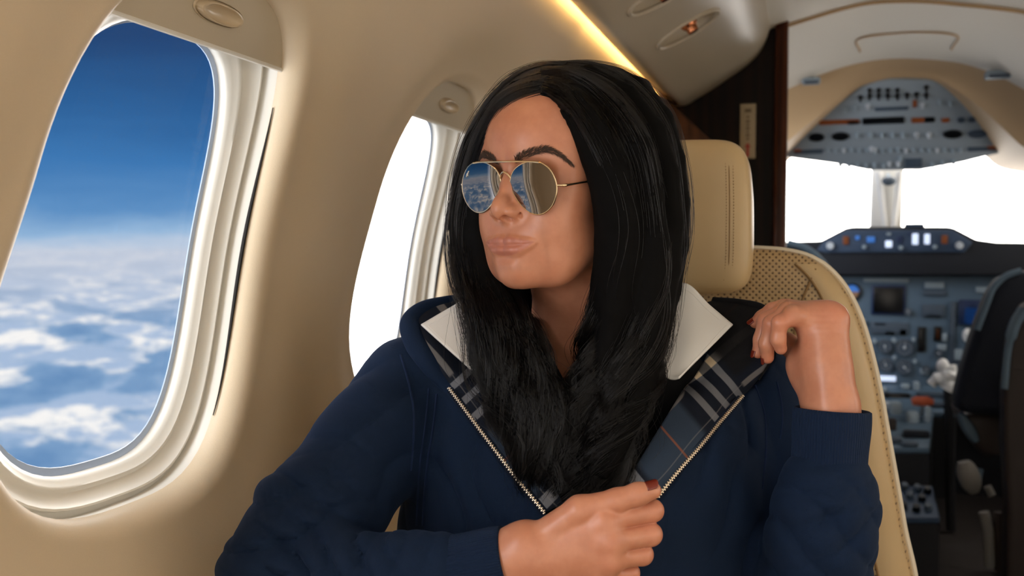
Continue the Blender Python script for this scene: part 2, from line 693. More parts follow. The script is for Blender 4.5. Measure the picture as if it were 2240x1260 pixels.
def make_wall(name, fn, ys, bounds):
    mb = MB()
    for yc, (y0, y1) in zip(ys, bounds):
        wall_cell(mb, yc, y0, y1, fn)
    for yb_ in sorted({b for bb_ in bounds for b in bb_}):      # lap joint behind each panel seam
        mb.grid(np.array([[fn(yy, a, 0.0035) for a in np.linspace(AFLOOR, ATOP, 160)] for yy in (yb_ - 0.012, yb_ + 0.012)]))
    # plain run ahead of the last window, up to the bulkhead, and the top run under the ceiling
    ylast = max(b[1] for b in bounds)
    n = 160
    A = np.linspace(AFLOOR, ATOP, n)
    mb.grid(np.array([[fn(yy, a, 0.0012) for a in A] for yy in np.linspace(ylast - 0.004, 2.86, 10)]))
    o = mb.build(name, m_wall, angle=60)
    b = bmesh.new(); b.from_mesh(o.data)
    bmesh.ops.remove_doubles(b, verts=b.verts, dist=0.0004)
    bmesh.ops.recalc_face_normals(b, faces=b.faces)
    b.to_mesh(o.data); b.free()
    tag(o, kind='structure')
    return o


BND = [(WIN_Y[0] - HP, WIN_Y[0] + HP), (WIN_Y[1] - HP, WIN_Y[1] + HP), (WIN_Y[2] - HP, WIN_Y[2] + HP), (WIN_Y[3] - HP, WIN_Y[3] + HP)]
make_wall('wall_left', wall_pt, WIN_Y, BND)
make_window(1, WIN_Y[0])
make_window(2, WIN_Y[1])
make_wall('wall_right', wall_rt, WIN_Y, BND)

# floor
mb = MB(); mb.box((CX, 1.72, 0.155), (1.9, 5.3, 0.05))
tag(mb.build('floor', m_carpet), kind='structure')
mb = MB(); mb.box((-0.20, 0.95, 0.31), (0.37, 3.7, 0.24))
tag(mb.build('floor', m_carpet), kind='structure')

# ceiling: shallow arch over the aisle, from the rear to the flight deck arch
def arch_z(x, top=1.895):
    return top - (x - CX) ** 2 / 2.76


# closed roof skin over it
mb = MB()
mb.grid(np.array([[wall_pt(y, a, 0.012) for a in np.linspace(math.radians(50), math.radians(130), 30)] for y in np.linspace(-0.9, 2.9, 8)]))
tag(mb.build('roof_shell', m_ceil), kind='structure')

# light strips behind the service panels
def ps(px, py, y=2.84):
    p = Py(px, py, y)
    return p[0], p[2]


PSU = [ps(*q) for q in [(1449, 214), (1468, 226), (1492, 236), (1522, 220), (1560, 197), (1600, 170), (1637, 143), (1660, 120), (1677, 92), (1686, 62), (1681, 30), (1668, 0)]]
xin, zin = PSU[0]
# strip sits in the gap between the wall and the panel edge
a_s = math.asin((zin + 0.012 - CZ) / RAD)
def strip(name, fn):
    mb = MB()
    q = np.array([(xin + .030, zin + .014), (xin + .050, zin + .014), (xin + .050, zin + .030), (xin + .030, zin + .030)])
    if fn is wall_rt: q[:, 0] = 2 * CX - q[:, 0]
    mb.grid(np.array([[(x_, yy, z_) for x_, z_ in q] for yy in np.linspace(-0.9, 2.82, 6)]), close_v=True)
    return tag(mb.build(name, m_strip, smooth=False), kind='structure')


strip('trim_1', wall_pt)
strip('trim_2', wall_rt)


def psu_mesh(mirror):
    # closed extrusion: lower bulge then back over the top
    prof = list(PSU)
    top = [(PSU[-1][0] - 0.03, PSU[-1][1] + 0.05), (PSU[0][0] + 0.17, PSU[-1][1] + 0.03), (PSU[0][0] + 0.085, PSU[0][1] + 0.08), (PSU[0][0] + 0.070, PSU[0][1] + 0.006)]
    poly = np.array(prof + top)
    poly = np.concatenate([spline(poly[:12], 48), poly[12:]])
    if mirror:
        poly[:, 0] = 2 * CX - poly[:, 0]
    ys = np.concatenate([np.linspace(-0.9, 2.78, 40), [2.81, 2.828, 2.836]])
    cen = poly.mean(0)
    G = []
    for yy in ys:
        k = 1.0
        if yy > 2.79: k = 1 - 0.10 * ((yy - 2.79) / 0.046) ** 2 * 0.4
        G.append([(cen[0] + (q[0] - cen[0]) * k, yy, cen[1] + (q[1] - cen[1]) * k) for q in poly])
    mb = MB()
    mb.grid(np.array(G), close_v=True)
    n = len(poly)
    mb.add(G[0], [tuple(range(n))]); mb.add(G[-1], [tuple(range(n))])
    return mb


psu_root = empty('service_panel', (-0.28, 1.0, 1.72))
tag(psu_root, 'long beige overhead service panel with oval light recesses above the side wall', 'overhead panel')
psu_o = psu_mesh(False).build('panel_body', m_psu, psu_root, angle=50)


def psu_surface(px, py):
    """first hit of the ray with the panel underside (profile extruded along y)"""
    prof = spline(np.array(PSU), 200)
    r = ray(px, py)
    best = None
    for i in range(len(prof) - 1):
        (x0, z0), (x1, z1) = prof[i], prof[i + 1]
        # solve CAM+t r = (x0+s dx, z0 + s dz)
        dx, dz = x1 - x0, z1 - z0
        det = r[0] * -dz + dx * r[2]
        if abs(det) < 1e-12: continue
        bx, bz = x0 - CAM[0], z0 - CAM[2]
        t = (bx * -dz + dx * bz) / det
        s = (r[0] * bz - r[2] * bx) / det
        if -1e-6 <= s <= 1 + 1e-6 and t > 0 and (best is None or t < best[0]):
            nrm = np.array([dz, 0, -dx]); nrm /= np.linalg.norm(nrm)
            if nrm @ r > 0: nrm = -nrm
            best = (t, CAM + r * t, nrm, np.array([dx, 0, dz]) / math.hypot(dx, dz))
    return best[1:]


def ellip_cutter(c, u, v, n, a, b, d):
    bmx = bmesh.new()
    bmesh.ops.create_uvsphere(bmx, u_segments=40, v_segments=20, radius=1.0)
    M = Matrix(((u[0] * a, v[0] * b, n[0] * d, c[0]), (u[1] * a, v[1] * b, n[1] * d, c[1]), (u[2] * a, v[2] * b, n[2] * d, c[2]), (0, 0, 0, 1)))
    bmesh.ops.transform(bmx, matrix=M, verts=bmx.verts)
    bmesh.ops.recalc_face_normals(bmx, faces=bmx.faces)
    me = bpy.data.meshes.new('cut'); bmx.to_mesh(me); bmx.free()
    o = bpy.data.objects.new('cut', me); COL.objects.link(o)
    return o


def boolean_cut(o, cutters):
    for c in cutters:
        md = o.modifiers.new('b', 'BOOLEAN'); md.operation = 'DIFFERENCE'; md.object = c; md.solver = 'EXACT'
    dg = bpy.context.evaluated_depsgraph_get()
    me = bpy.data.meshes.new_from_object(o.evaluated_get(dg))
    o.modifiers.clear()
    o.data = me
    for c in cutters:
        bpy.data.objects.remove(c, do_unlink=True)


cuts = []
for (pl, pr) in [((1440, 96), (1569, 30)), ((1378, 22), (1512, -44))]:
    A, nA, _ = psu_surface(*pl); B, nB, _ = psu_surface(*pr)
    c, n = 0.5 * (A + B), (nA + nB); n /= np.linalg.norm(n)
    u = (B - A) / np.linalg.norm(B - A); v = np.cross(n, u); v /= np.linalg.norm(v)
    a = np.linalg.norm(B - A) / 2
    bb = a * 0.72
    cuts.append((c, u, v, n, a, bb))
boolean_cut(psu_o, [ellip_cutter(c, u, v, n, a, b, 0.040) for c, u, v, n, a, b in cuts])
psu_o.data.polygons.foreach_set('use_smooth', np.ones(len(psu_o.data.polygons), dtype=bool))
psu_o.data.set_sharp_from_angle(angle=math.radians(35))
for c, u, v, n, a, b in cuts:
    ring = [c + u * a * 1.0 * math.cos(t) + v * b * 1.0 * math.sin(t) + n * 0.001 for t in np.linspace(0, 2 * PI, 49)]
    rim = MB().tube(ring, 0.0045, 8, caps=False).build('recess_rim', m_psu, psu_root)
    s = c + u * a * 0.10 - n * 0.004
    q = MB()
    q.sphere(s - n * 0.010, 0.020, 20)
    q.cyl(s - n * 0.002, s + n * 0.016, 0.014, 0.0115, 18)
    q.build('reading_light', m_copper, psu_root)

psu_r = psu_mesh(True).build('service_panel', m_psu, None, angle=50)
tag(psu_r, 'beige overhead service panel along the starboard side wall', 'overhead panel')

# ------------------------------------------------------------------ wood bulkhead at the flight deck entry
yb = 2.84
poly = []
for z in np.linspace(0.215, 1.60, 16):
    poly.append((CX - math.sqrt(RAD ** 2 - (z - CZ) ** 2) - 0.005, yb, z))
poly += [(-0.40, yb, 1.70), (-0.12, yb, 1.92), (-0.089, yb, 1.92), (-0.089, yb, 0.215)]
bk = MB().prism(poly, (0, 0.03, 0)).build('wall_front', m_wood, smooth=False)
tag(bk, kind='structure')
mb = MB(); mb.box((-0.071, yb - 0.004, 1.015), (0.036, 0.05, 1.67), 0.008)
tag(mb.build('trim_3', m_wood_red), kind='structure')
# starboard side of the entry
poly = [(2 * CX - p[0] + 0.0, p[1], p[2]) for p in poly]
tag(MB().prism(poly, (0, 0.03, 0)).build('wall_back', m_wood, smooth=False), kind='structure')
mb = MB(); mb.box((2 * CX + 0.071, yb - 0.004, 1.015), (0.036, 0.05, 1.67), 0.008)
tag(mb.build('trim_4', m_wood_red), kind='structure')

# slanted wood closet side in front of the bulkhead
cl = [Py(px, py, 2.60) for px, py in [(1449, 219), (1478, 236), (1568, 318), (1568, 420), (1440, 420), (1405, 215)]]
o = MB().prism(cl, (0, 0.22, 0), bev=0.004).build('closet_panel', m_wood_mid)
tag(o, 'brown walnut closet side with a sloping top edge behind the cabin seat', 'closet')
o = None

# placard
pc = Py(1636, 287, yb - 0.003)
pl = empty('placard', tuple(pc))
tag(pl, 'narrow upright cream placard with a red arrow on the dark wood bulkhead', 'placard')
m_plac = M_plain('placard_cream', (176, 158, 128), 0.5)
m_red = M_plain('placard_red', (170, 62, 44), 0.5)
m_ink = M_plain('placard_ink', (110, 92, 66), 0.6)
MB().box(pc, (0.044, 0.005, 0.156), 0.002).build('plate', m_plac, pl)
mb = MB()
for k, (dz, w) in enumerate([(0.058, .018), (0.040, .006), (0.028, .010), (0.018, .007), (0.008, .010), (-0.002, .006), (-0.012, .010), (-0.022, .007)]):
    mb.box(pc + np.array([0, -0.003, dz]), (w, 0.001, 0.006 if k else 0.010))
mb.build('lettering', m_ink, pl, smooth=False)
mb = MB()
mb.box(pc + np.array([0, -0.003, -0.058]), (0.008, 0.001, 0.03))
mb.add([pc + np.array([-.009, -.0035, -.046]), pc + np.array([.009, -.0035, -.046]), pc + np.array([0, -.0035, -.032])], [(0, 1, 2)])
mb.build('arrow', m_red, pl, smooth=False)
# ------------------------------------------------------------------ flight deck
m_panel = M_plain('blue_grey_panel', (84, 106, 126), 0.55, grain=0.05, gscale=40)
m_panel_over = M_plain('grey_overhead', (146, 158, 168), 0.55, grain=0.04, gscale=40)
m_navy = M_plain('navy_glareshield', (11, 18, 30), 0.75)
m_navyface = M_plain('navy_autopilot', (46, 66, 92), 0.6)
m_black = M_plain('black_instrument', (8, 10, 14), 0.3)
m_bezelgrey = M_plain('bezel_grey', (70, 84, 100), 0.5)
m_pale = M_plain('pale_knob', (196, 204, 212), 0.4)
m_white = M_plain('white_plastic', (235, 236, 236), 0.4)
m_label = M_plain('label_grey', (150, 166, 178), 0.5)
m_orange = M_emit('amber_legend', (112, 56, 18), 0.2)
m_bluescr = M_emit('blue_screen', (52, 104, 176), 0.55)
m_blueframe = M_plain('blue_screen_frame', (24, 44, 84), 0.4)
m_skyball = M_emit('attitude_sky', (60, 118, 200), 0.35)
m_groundball = M_plain('attitude_ground', (150, 112, 84), 0.5)
m_wlight = M_emit('white_legend', (210, 224, 250), 0.8)
m_handle_or = M_plain('orange_red_handle', (196, 92, 56), 0.45)
m_cockdark = M_plain('dark_side_lining', (18, 19, 24), 0.8)
m_seatcloth = M_plain('navy_seat_cloth', (15, 21, 33), 0.9, grain=0.1)
m_seatedge = M_plain('seat_edge_piping', (84, 104, 120), 0.7)
m_seatshell = M_plain('brown_seat_shell', (46, 35, 29), 0.6)
m_seatgrey = M_plain('grey_armrest', (120, 116, 110), 0.6)

# lining: ceiling from the entry to the arch, then the tan brow down to the overhead panel
row0 = [Py(px, py, 2.86) for px, py in [(1640, 92), (1690, 66), (1720, 55), (1780, 36), (1840, 18), (1900, 5), (1960, 1), (2030, 2), (2100, 8), (2170, 15), (2240, 25), (2330, 48), (2420, 80)]]
row1 = [Py(px, py, 3.50) for px, py in [(1640, 240), (1690, 206), (1720, 196), (1780, 170), (1840, 148), (1900, 134), (1960, 128), (2030, 130), (2100, 138), (2170, 160), (2240, 196), (2330, 250), (2420, 320)]]
row2 = [Py(px, py, 3.64) for px, py in [(1600, 420), (1660, 360), (1712, 318), (1780, 262), (1840, 214), (1884, 184), (1950, 168), (2040, 170), (2084, 192), (2150, 240), (2212, 298), (2246, 326), (2320, 340), (2420, 345)]]
row2b = [p + np.array([0, 0.5, -0.02]) for p in row2]
R0, R1, R2, R2b = [resample(spline(np.array(r), 60), 60) for r in (row0, row1, row2, row2b)]
G = []
for k in np.linspace(0, 1, 10):
    G.append(R0 * (1 - k) + R1 * k)
tag(MB().grid(np.array([R0 * [1, 0, 1] + [0, yy, 0] for yy in np.linspace(-0.9, 2.86, 10)])).build('ceiling', m_ceil), kind='structure')
cc = MB().grid(np.array(G)).build('ceiling', m_cockceil)
tag(cc, kind='structure')
G = []
for k in np.linspace(0, 1, 8):
    q = R1 * (1 - k) + R2 * k
    q[:, 1] += 0.03 * math.sin(PI * k)
    G.append(q)
G.append(R2b)
tag(MB().grid(np.array(G)).build('trim_5', m_tan), kind='structure')
# raised seam around the arch at the entry
mb = MB(); mb.tube(R0 + np.array([0, -0.004, -0.003]), 0.006, 8)
tag(mb.build('trim_6', m_tan), kind='structure')
# hatch outline on the lining
def on_ceiling(px, py):
    # bilinear search on the R0->R1 surface: parameter along rows by pixel
    r = ray(px, py)
    best = None
    for k in np.linspace(0, 1, 60):
        q = R0 * (1 - k) + R1 * k
        d = q - CAM
        t = d @ r / (r @ r)
        e = np.linalg.norm(d - np.outer(t, r), axis=1)
        i = int(np.argmin(e))
        if best is None or e[i] < best[0]:
            best = (e[i], q[i])
    return best[1]


hp = [on_ceiling(*q) for q in [(1877, 112), (1880, 84), (1950, 72), (2020, 68), (2088, 76), (2078, 108)]]
o = MB().tube(resample(spline(np.array(hp), 40), 40) + np.array([0, 0, -0.002]), 0.0035, 6).build('ceiling_hatch', m_tan)
tag(o, 'faint rectangular hatch seam in the cream lining above the overhead panel', 'hatch')
for (px, py, w, h, sgn) in [(1772, 170, 0.06, 0.02, 1), (2182, 156, 0.075, 0.025, -1)]:
    c = on_ceiling(px, py)
    o = empty('dome_light', tuple(c))
    tag(o, 'small grey dome light on the cream lining by the wood post' if sgn > 0 else 'larger grey dome light on the cream lining away from the wood post', 'dome light', 'dome lights of the flight deck')
    MB().box(c + np.array([0, -0.005, -0.012]), (w, 0.05, h), 0.006).build('lamp_housing', m_label, o)
    MB().box(c + np.array([0, -0.03, -0.020]), (w * 0.8, 0.012, h * 0.5), 0.003).build('lens', m_bezelgrey, o)

# ---- overhead panel (tilted plate)
def oy(py):
    return 3.66 + (py - 173) / 199.0 * 0.34


def O(px, py, off=0.0):
    d = ray(px, py)
    return CAM + d * (((o1 - CAM) @ ON) / (d @ ON)) - ON * off


o0, o1, o2 = Py(1960, 173, oy(173)), Py(1960, 372, oy(372)), Py(2100, 372, oy(372))
OU = (o0 - o1) / np.linalg.norm(o0 - o1)
OR = np.array([1.0, 0, 0])
ON = np.cross(OU, OR); ON /= np.linalg.norm(ON)
if ON[1] < 0: ON = -ON            # points forward, away from the viewer
out = [(1722, 345), (1724, 326), (1742, 300), (1800, 256), (1885, 190), (1945, 174), (2040, 176), (2080, 196), (2150, 252), (2208, 302), (2208, 330), (2104, 356), (2012, 373), (1898, 373), (1836, 360)]
overhead = empty('overhead_panel', tuple(Py(1960, 280, oy(280))))
tag(overhead, 'grey overhead switch panel above the windscreen of the flight deck', 'instrument panel')
MB().prism([O(*q) for q in out], ON * 0.03, bev=0.004).build('plate', m_panel_over, overhead)
ppm = np.linalg.norm(O(2010, 280) - O(2000, 280)) / 10      # metres per pixel on the plate


def oriented_box(mb, c, r, u, n, w, h, d, bev=0.0, mi=0):
    M = Matrix(((r[0], u[0], n[0], c[0]), (r[1], u[1], n[1], c[1]), (r[2], u[2], n[2], c[2]), (0, 0, 0, 1)))
    mb.box((0, 0, 0), (w, h, d), bev, M=M, mi=mi)


def o_rect(name, px, py, w, h, mat, off=0.002):
    mb = MB(); oriented_box(mb, O(px, py, off), OR, OU, ON, w * ppm, h * ppm * 1.1, 0.008, 0.0015)
    return mb.build(name, mat, overhead)


def o_dial(px, py, rx, ry, mat):
    mb = MB()
    c = O(px, py, 0.004)
    th = np.linspace(0, 2 * PI, 29)[:-1]
    rows = []
    for s_, d in [(1.0, 0.006), (1.0, -0.004), (0.86, -0.004), (0.84, 0.0), (0.3, 0.001), (0.02, 0.001)]:
        rows.append([c + OR * rx * ppm * s_ * math.cos(t) + OU * ry * ppm * s_ * math.sin(t) + ON * d for t in th])
    mb.grid(np.array(rows), close_v=True)
    mb.build('gauge', mat, overhead)


def o_knob(px, py, r, L, mat, name='switch'):
    mb = MB()
    c = O(px, py, 0.0)
    mb.cyl(c, c - ON * 0.004, r * 1.5 * ppm, None, 12)
    mb.cyl(c - ON * 0.003, c - ON * L - OU * L * 0.3, r * ppm, r * ppm * 0.8, 10)
    mb.build(name, mat, overhead)


for px, py, w, h, mt in [(1992 - 60, 263, 92, 17, m_black), (1835, 266, 90, 11, m_orange), (1866, 266, 26, 12, m_black), (2008, 262, 28, 13, m_orange), (2033, 261, 22, 13, m_black), (2068, 262, 16, 10, m_orange),
                         (1950, 237, 72, 8, m_bezelgrey), (1768, 331, 68, 11, m_bezelgrey), (1745, 330, 18, 11, m_orange), (2148, 325, 60, 10, m_bezelgrey), (2172, 323, 24, 10, m_orange),
                         (1998, 356, 38, 26, m_bezelgrey), (2001, 226, 8, 18, m_orange)]:
    o_rect('display', px, py, w, h, mt)
for px, py, rx, ry, mt in [(1786, 299, 18, 12, m_black), (1838, 297, 20, 12, m_black), (2084, 292, 21, 12, m_black), (2138, 291, 20, 11, m_bezelgrey), (2102, 261, 8, 7, m_bezelgrey), (2126, 260, 8, 7, m_bezelgrey)]:
    o_dial(px, py, rx, ry, mt)
for px in (1902, 1922, 1942, 1963):
    o_knob(px, 196, 3.4, 0.02, m_black); o_knob(px, 208, 3.6, 0.02, m_black)
for px, py in [(1882, 212), (1984, 206), (2005, 205), (2026, 190), (2026, 206)]:
    o_knob(px, py, 3.6, 0.02, m_black)
for px in (1876, 1905, 1930, 1953, 1976, 2005, 2032):
    o_knob(px, 293, 4.2, 0.018, m_label if px not in (2005, 2032) else m_pale)
for px in range(1812, 2110, 17):
    o_knob(px, 326 + (px % 3), 3.4, 0.014, m_label if (px // 17) % 4 else m_pale)
for px in range(1838, 1935, 19):
    o_knob(px, 360, 3.6, 0.014, m_label)
for px, py in [(1945, 357), (1965, 357), (1970, 345), (2040, 358), (2062, 354), (2086, 352), (1898, 231), (1870, 234), (1848, 238), (2017, 228), (2056, 222), (2080, 224), (1906, 324), (1914, 329)]:
    o_knob(px, py, 4.0, 0.016, m_pale if px in (1945, 1965, 1898, 2017, 1906) else m_label)

# ---- windscreen: two panes, centre post, upper lintel
yw = 4.35
post = empty('trim_7', tuple(Py(1943, 430, yw)))
tag(post, kind='structure')
m_postm = M_plain('white_post', (226, 224, 218), 0.45)
mb = MB()
pts = [Py(1908, 365, yw), Py(1978, 365, yw), Py(1972, 520, yw), Py(1902, 520, yw)]
mb.prism(pts, (0, 0.06, 0), bev=0.012)
mb.build('centre_post', m_postm, post)
mb = MB()
for a, b in [((1922, 376), (1936, 500)), ((1968, 376), (1954, 500))]:
    mb.tube([Py(*a, yw - 0.03), Py(*b, yw - 0.03)], [0.014, 0.010], 10)
mb.build('post_rib', m_white, post)
wl = [Py(1640, 330, yw), Py(1904, 345, yw), Py(1902, 545, yw), Py(1640, 545, yw)]
wr = [Py(1978, 345, yw), Py(2420, 300, yw), Py(2420, 545, yw), Py(1975, 545, yw)]
for k, q in ((9, wl), (10, wr)):
    o = MB().prism(q, (0, 0.012, 0)).build('window_%d' % k, m_glass, smooth=False)
    tag(o, kind='structure')
# standby compass on the post
cmp_ = empty('standby_compass', tuple(Py(1945, 398, yw - 0.05)))
tag(cmp_, 'small dark standby compass hanging on the white windscreen post', 'compass')
c = Py(1945, 396, yw - 0.07)
MB().sphere(c, 0.026, 16, sc3=(1.1, 0.8, 0.75)).build('housing', m_bezelgrey, cmp_)
MB().cyl(c + np.array([0, 0.02, 0.0]), c + np.array([0, 0.06, 0.03]), 0.008, None, 8).build('bracket', m_label, cmp_)
# front shell below and above the glass, side linings
tag(MB().prism([Py(1500, 548, yw), Py(2500, 548, yw), Py(2500, 1300, yw), Py(1500, 1300, yw)], (0, 0.03, 0)).build('wall_nose', m_cockdark, smooth=False), kind='structure')
for nm, x in (('wall_port', -0.62), ('wall_starboard', 1.22)):
    mb = MB(); mb.box((x, 3.62, 0.60), (0.03, 1.46, 1.0))
    tag(mb.build(nm, m_cockdark, smooth=False), kind='structure')

# ---- glareshield with the autopilot strip
yg = 3.98
glare = empty('glareshield', tuple(Py(1960, 560, yg)))
tag(glare, 'navy glareshield hood with a raised middle under the windscreen', 'glareshield')
prof = [(1560, 532), (1720, 529), (1796, 527), (1850, 499), (1866, 496), (2074, 496), (2088, 499), (2136, 524), (2180, 530), (2420, 534), (2420, 602), (1560, 602)]
MB().prism([Py(px, py, yg) for px, py in prof], (0, 0.36, 0), bev=0.006).build('hood', m_navy, glare)
ap = [(1786, 548), (1800, 530), (1852, 503), (2084, 503), (2128, 530), (2110, 552), (1806, 553)]
MB().prism([Py(px, py, yg - 0.012) for px, py in ap], (0, 0.012, 0), bev=0.003).build('autopilot_panel', m_navyface, glare)
ppg = np.linalg.norm(Py(2010, 520, yg) - Py(2000, 520, yg)) / 10


def y_rect(par, name, px, py, w, h, mat, y, d=0.008, bev=0.002):
    p = Py(px, py, y)
    k = np.linalg.norm(Py(2010, 520, y) - Py(2000, 520, y)) / 10
    mb = MB(); mb.box(p, (w * k, d, h * k), min(bev, 0.3 * min(w, h) * k))
    return mb.build(name, mat, par)


for px, py, w, h, mt in [(2002, 523, 13, 26, m_wlight), (2028, 523, 12, 24, m_wlight), (1944, 534, 15, 16, m_wlight), (1850, 526, 13, 20, m_orange), (2066, 524, 13, 20, m_orange), (1876, 520, 10, 10, m_bluescr),
                         (1905, 524, 18, 14, m_bluescr), (1944, 512, 10, 6, m_label), (1968, 524, 12, 16, m_blueframe), (1990, 512, 8, 6, m_blueframe)]:
    y_rect(glare, 'button', px, py, w, h, mt, yg - 0.016)
for px, py, r in [(1816, 538, 9), (2098, 537, 9), (1890, 540, 5), (1970, 542, 5), (2044, 540, 5)]:
    p = Py(px, py, yg - 0.012)
    MB().cyl(p, p + np.array([0, -0.025, 0]), r * ppg, r * ppg * 0.85, 16).build('knob', m_pale if r > 6 else m_label, glare)
y_rect(glare, 'clip', 2000, 493, 42, 8, m_navyface, yg + 0.02, 0.03)

# ---- main instrument panel
yp = 4.06
ip = empty('instrument_panel', tuple(Py(1980, 720, yp)))
tag(ip, 'blue grey main instrument panel full of gauges under the glareshield', 'instrument panel')
MB().prism([Py(px, py, yp) for px, py in [(1560, 604), (2420, 604), (2420, 850), (1560, 850)]], (0, 0.05, 0)).build('plate', m_panel, ip, smooth=False)
kp = np.linalg.norm(Py(2010, 700, yp) - Py(2000, 700, yp)) / 10


def gauge(px, py, r, face=None, par=ip, y=yp, needle=True):
    p = Py(px, py, y)
    R_ = r * kp
    mb = MB()
    M = Matrix.Translation(Vector(p)) @ Matrix.Rotation(PI / 2, 4, 'X')
    mb.lathe([(R_, 0.0), (R_, 0.014), (R_ * 0.9, 0.016), (R_ * 0.84, 0.012)], 24, M, 0)
    mb.lathe([(R_ * 0.84, 0.0119), (0.0001, 0.0119)], 24, M, 1)
    if needle:
        a = rng.uniform(0, 2 * PI)
        dv = np.array([math.cos(a), 0, math.sin(a)])
        q = p + np.array([0, -0.0135, 0])
        mb.cyl(q - dv * R_ * 0.25, q + dv * R_ * 0.7, 0.0016, 0.0008, 6, mi=2)
        for t in np.linspace(0, 2 * PI, 13)[:-1]:
            e = np.array([math.cos(t), 0, math.sin(t)])
            mb.cyl(q + e * R_ * 0.66, q + e * R_ * 0.78, 0.0009, None, 5, mi=2)
        mb.sphere(q, R_ * 0.16, 8, mi=2)
    mb.build('gauge', [m_bezelgrey, face or m_black, m_pale], par)


# attitude ball
p = Py(1863, 638, yp)
R_ = 19 * kp
mb = MB()
M = Matrix.Translation(Vector(p)) @ Matrix.Rotation(PI / 2, 4, 'X')
mb.lathe([(R_ * 1.1, 0), (R_ * 1.1, 0.014), (R_ * 0.98, 0.016), (R_ * 0.86, 0.008)], 24, M, 0)
th = np.linspace(0, PI, 13)
for sgn, mi in ((1, 1), (-1, 2)):
    mb.add([p + np.array([R_ * 0.86 * math.cos(t), -0.009, sgn * R_ * 0.86 * math.sin(t)]) for t in th], [tuple(range(13))], mi)
mb.build('attitude_indicator', [m_black, m_skyball, m_groundball], ip)
for px, py, w, h, mt, nm in [(1943, 656, 76, 70, m_blueframe, 'screen'), (1943, 656, 66, 60, m_black, 'screen'), (1938, 613, 100, 9, m_label, 'label_strip'), (2044, 624, 42, 14, m_label, 'label_strip'),
                             (2044, 641, 50, 13, m_bezelgrey, 'display'), (2041, 680, 50, 30, m_bezelgrey, 'display'), (2041, 691, 34, 6, m_black, 'display'), (2126, 683, 56, 58, m_blueframe, 'screen'),
                             (2130, 691, 42, 40, m_bluescr, 'screen'), (2016, 742, 17, 58, m_black, 'tape_gauge'), (2051, 730, 16, 34, m_black, 'tape_gauge'), (2051, 730, 7, 24, m_orange, 'display'),
                             (1945, 718, 84, 28, m_bezelgrey, 'radio'), (1925, 709, 28, 7, m_black, 'display'), (1946, 728, 22, 8, m_black, 'display'), (1975, 726, 16, 14, m_black, 'display'),
                             (2083, 730, 12, 150, m_bezelgrey, 'panel_rib'), (2152, 634, 34, 14, m_label, 'label_strip'), (2066, 738, 10, 18, m_label, 'button'), (2060, 760, 20, 14, m_label, 'button'),
                             (1938, 828, 44, 12, m_wlight, 'label_strip'), (1892, 802, 34, 78, m_black, 'chart_holder'), (1889, 795, 16, 50, m_bezelgrey, 'chart_holder'),
                             (2096, 776, 18, 26, m_label, 'button'), (2022, 812, 18, 14, m_label, 'button')]:
    big = nm in ('screen', 'chart_holder')
    y_rect(ip, nm, px, py, w, h, mt, yp - (0.004 if not (w < 70 and big) else 0.010), 0.012)
for px, py, r in [(1868, 688, 15), (1876, 722, 13), (1935, 757, 17), (1978, 760, 21), (1937, 798, 17), (1978, 803, 18), (2052, 772, 10), (2025, 806, 9), (2050, 808, 9), (2105, 800, 12), (1986, 682, 9)]:
    gauge(px, py, r)
for px, py, r in [(1888, 702, 6), (1888, 742, 6), (1912, 746, 6), (1955, 744, 6), (1998, 742, 5), (1956, 782, 5), (2000, 790, 5)]:
    p = Py(px, py, yp)
    MB().cyl(p, p + np.array([0, -0.022, 0]), r * kp, r * kp * .85, 14).build('knob', m_label, ip)
p = Py(2116, 734, yp - 0.03)
MB().sphere(p, 0.026, 14, sc3=(0.7, 0.6, 1.1)).build('gear_lever', m_white, ip)

# ---- centre pedestal
ped = empty('centre_pedestal', tuple(Py(1985, 900, 3.8)))
tag(ped, 'blue grey throttle pedestal between the pilot seats', 'pedestal')
body = [Py(1890, 846, 4.0), Py(2092, 846, 4.0), Py(2080, 906, 3.70), Py(2038, 912, 3.66), Py(2030, 965, 3.55), Py(2030, 990, 3.5), Py(1905, 990, 3.5), Py(1895, 900, 3.66)]
# stepped solid: upper slope, throttle quadrant, rear box
mb = MB()
def slab(mb, pa, pb, ya, yb_, w0, w1, depth):
    a0, a1 = Py(pa[0], pa[2], ya), Py(pa[1], pa[2], ya)
    b0, b1 = Py(pb[0], pb[2], yb_), Py(pb[1], pb[2], yb_)
    mb.prism([a0, a1, b1, b0], (0, 0.004, -0.02), bev=0.004)
    q = MB(); q.prism([p - np.array([0, 0, 0.021]) for p in (a0, a1, b1, b0)], (0, 0.02, -depth))
    q.build('pedestal_body', m_cockdark, ped, smooth=False)
slab(mb, (1888, 2094, 842), (1892, 2090, 902), 4.02, 3.78, 0, 0, 0.3)
mb.build('upper_deck', m_panel, ped)
mb = MB(); slab(mb, (1900, 2042, 904), (1908, 2034, 980), 3.78, 3.52, 0, 0, 0.45)
mb.build('throttle_quadrant', m_panel, ped)
mb = MB(); slab(mb, (1938, 2040, 1062), (1946, 2056, 1132), 3.40, 3.16, 0, 0, 0.4)
mb.build('rear_deck', m_navyface, ped)
def ped_y(py):
    return 4.02 + (py - 842) / 60 * -0.24 if py < 904 else 3.78 + (py - 904) / 76 * -0.26 if py < 985 else 3.40 + (py - 1062) / 70 * -0.24


def ped_box(name, px, py, w, h, d, mat, up=0.0):
    p = Py(px, py, ped_y(py)) + np.array([0, 0, up])
    k = np.linalg.norm(p - CAM) / FPX
    mb = MB(); mb.box(p, (w * k, d, h * k), 0.3 * min(w, h) * k)
    return mb.build(name, mat, ped)


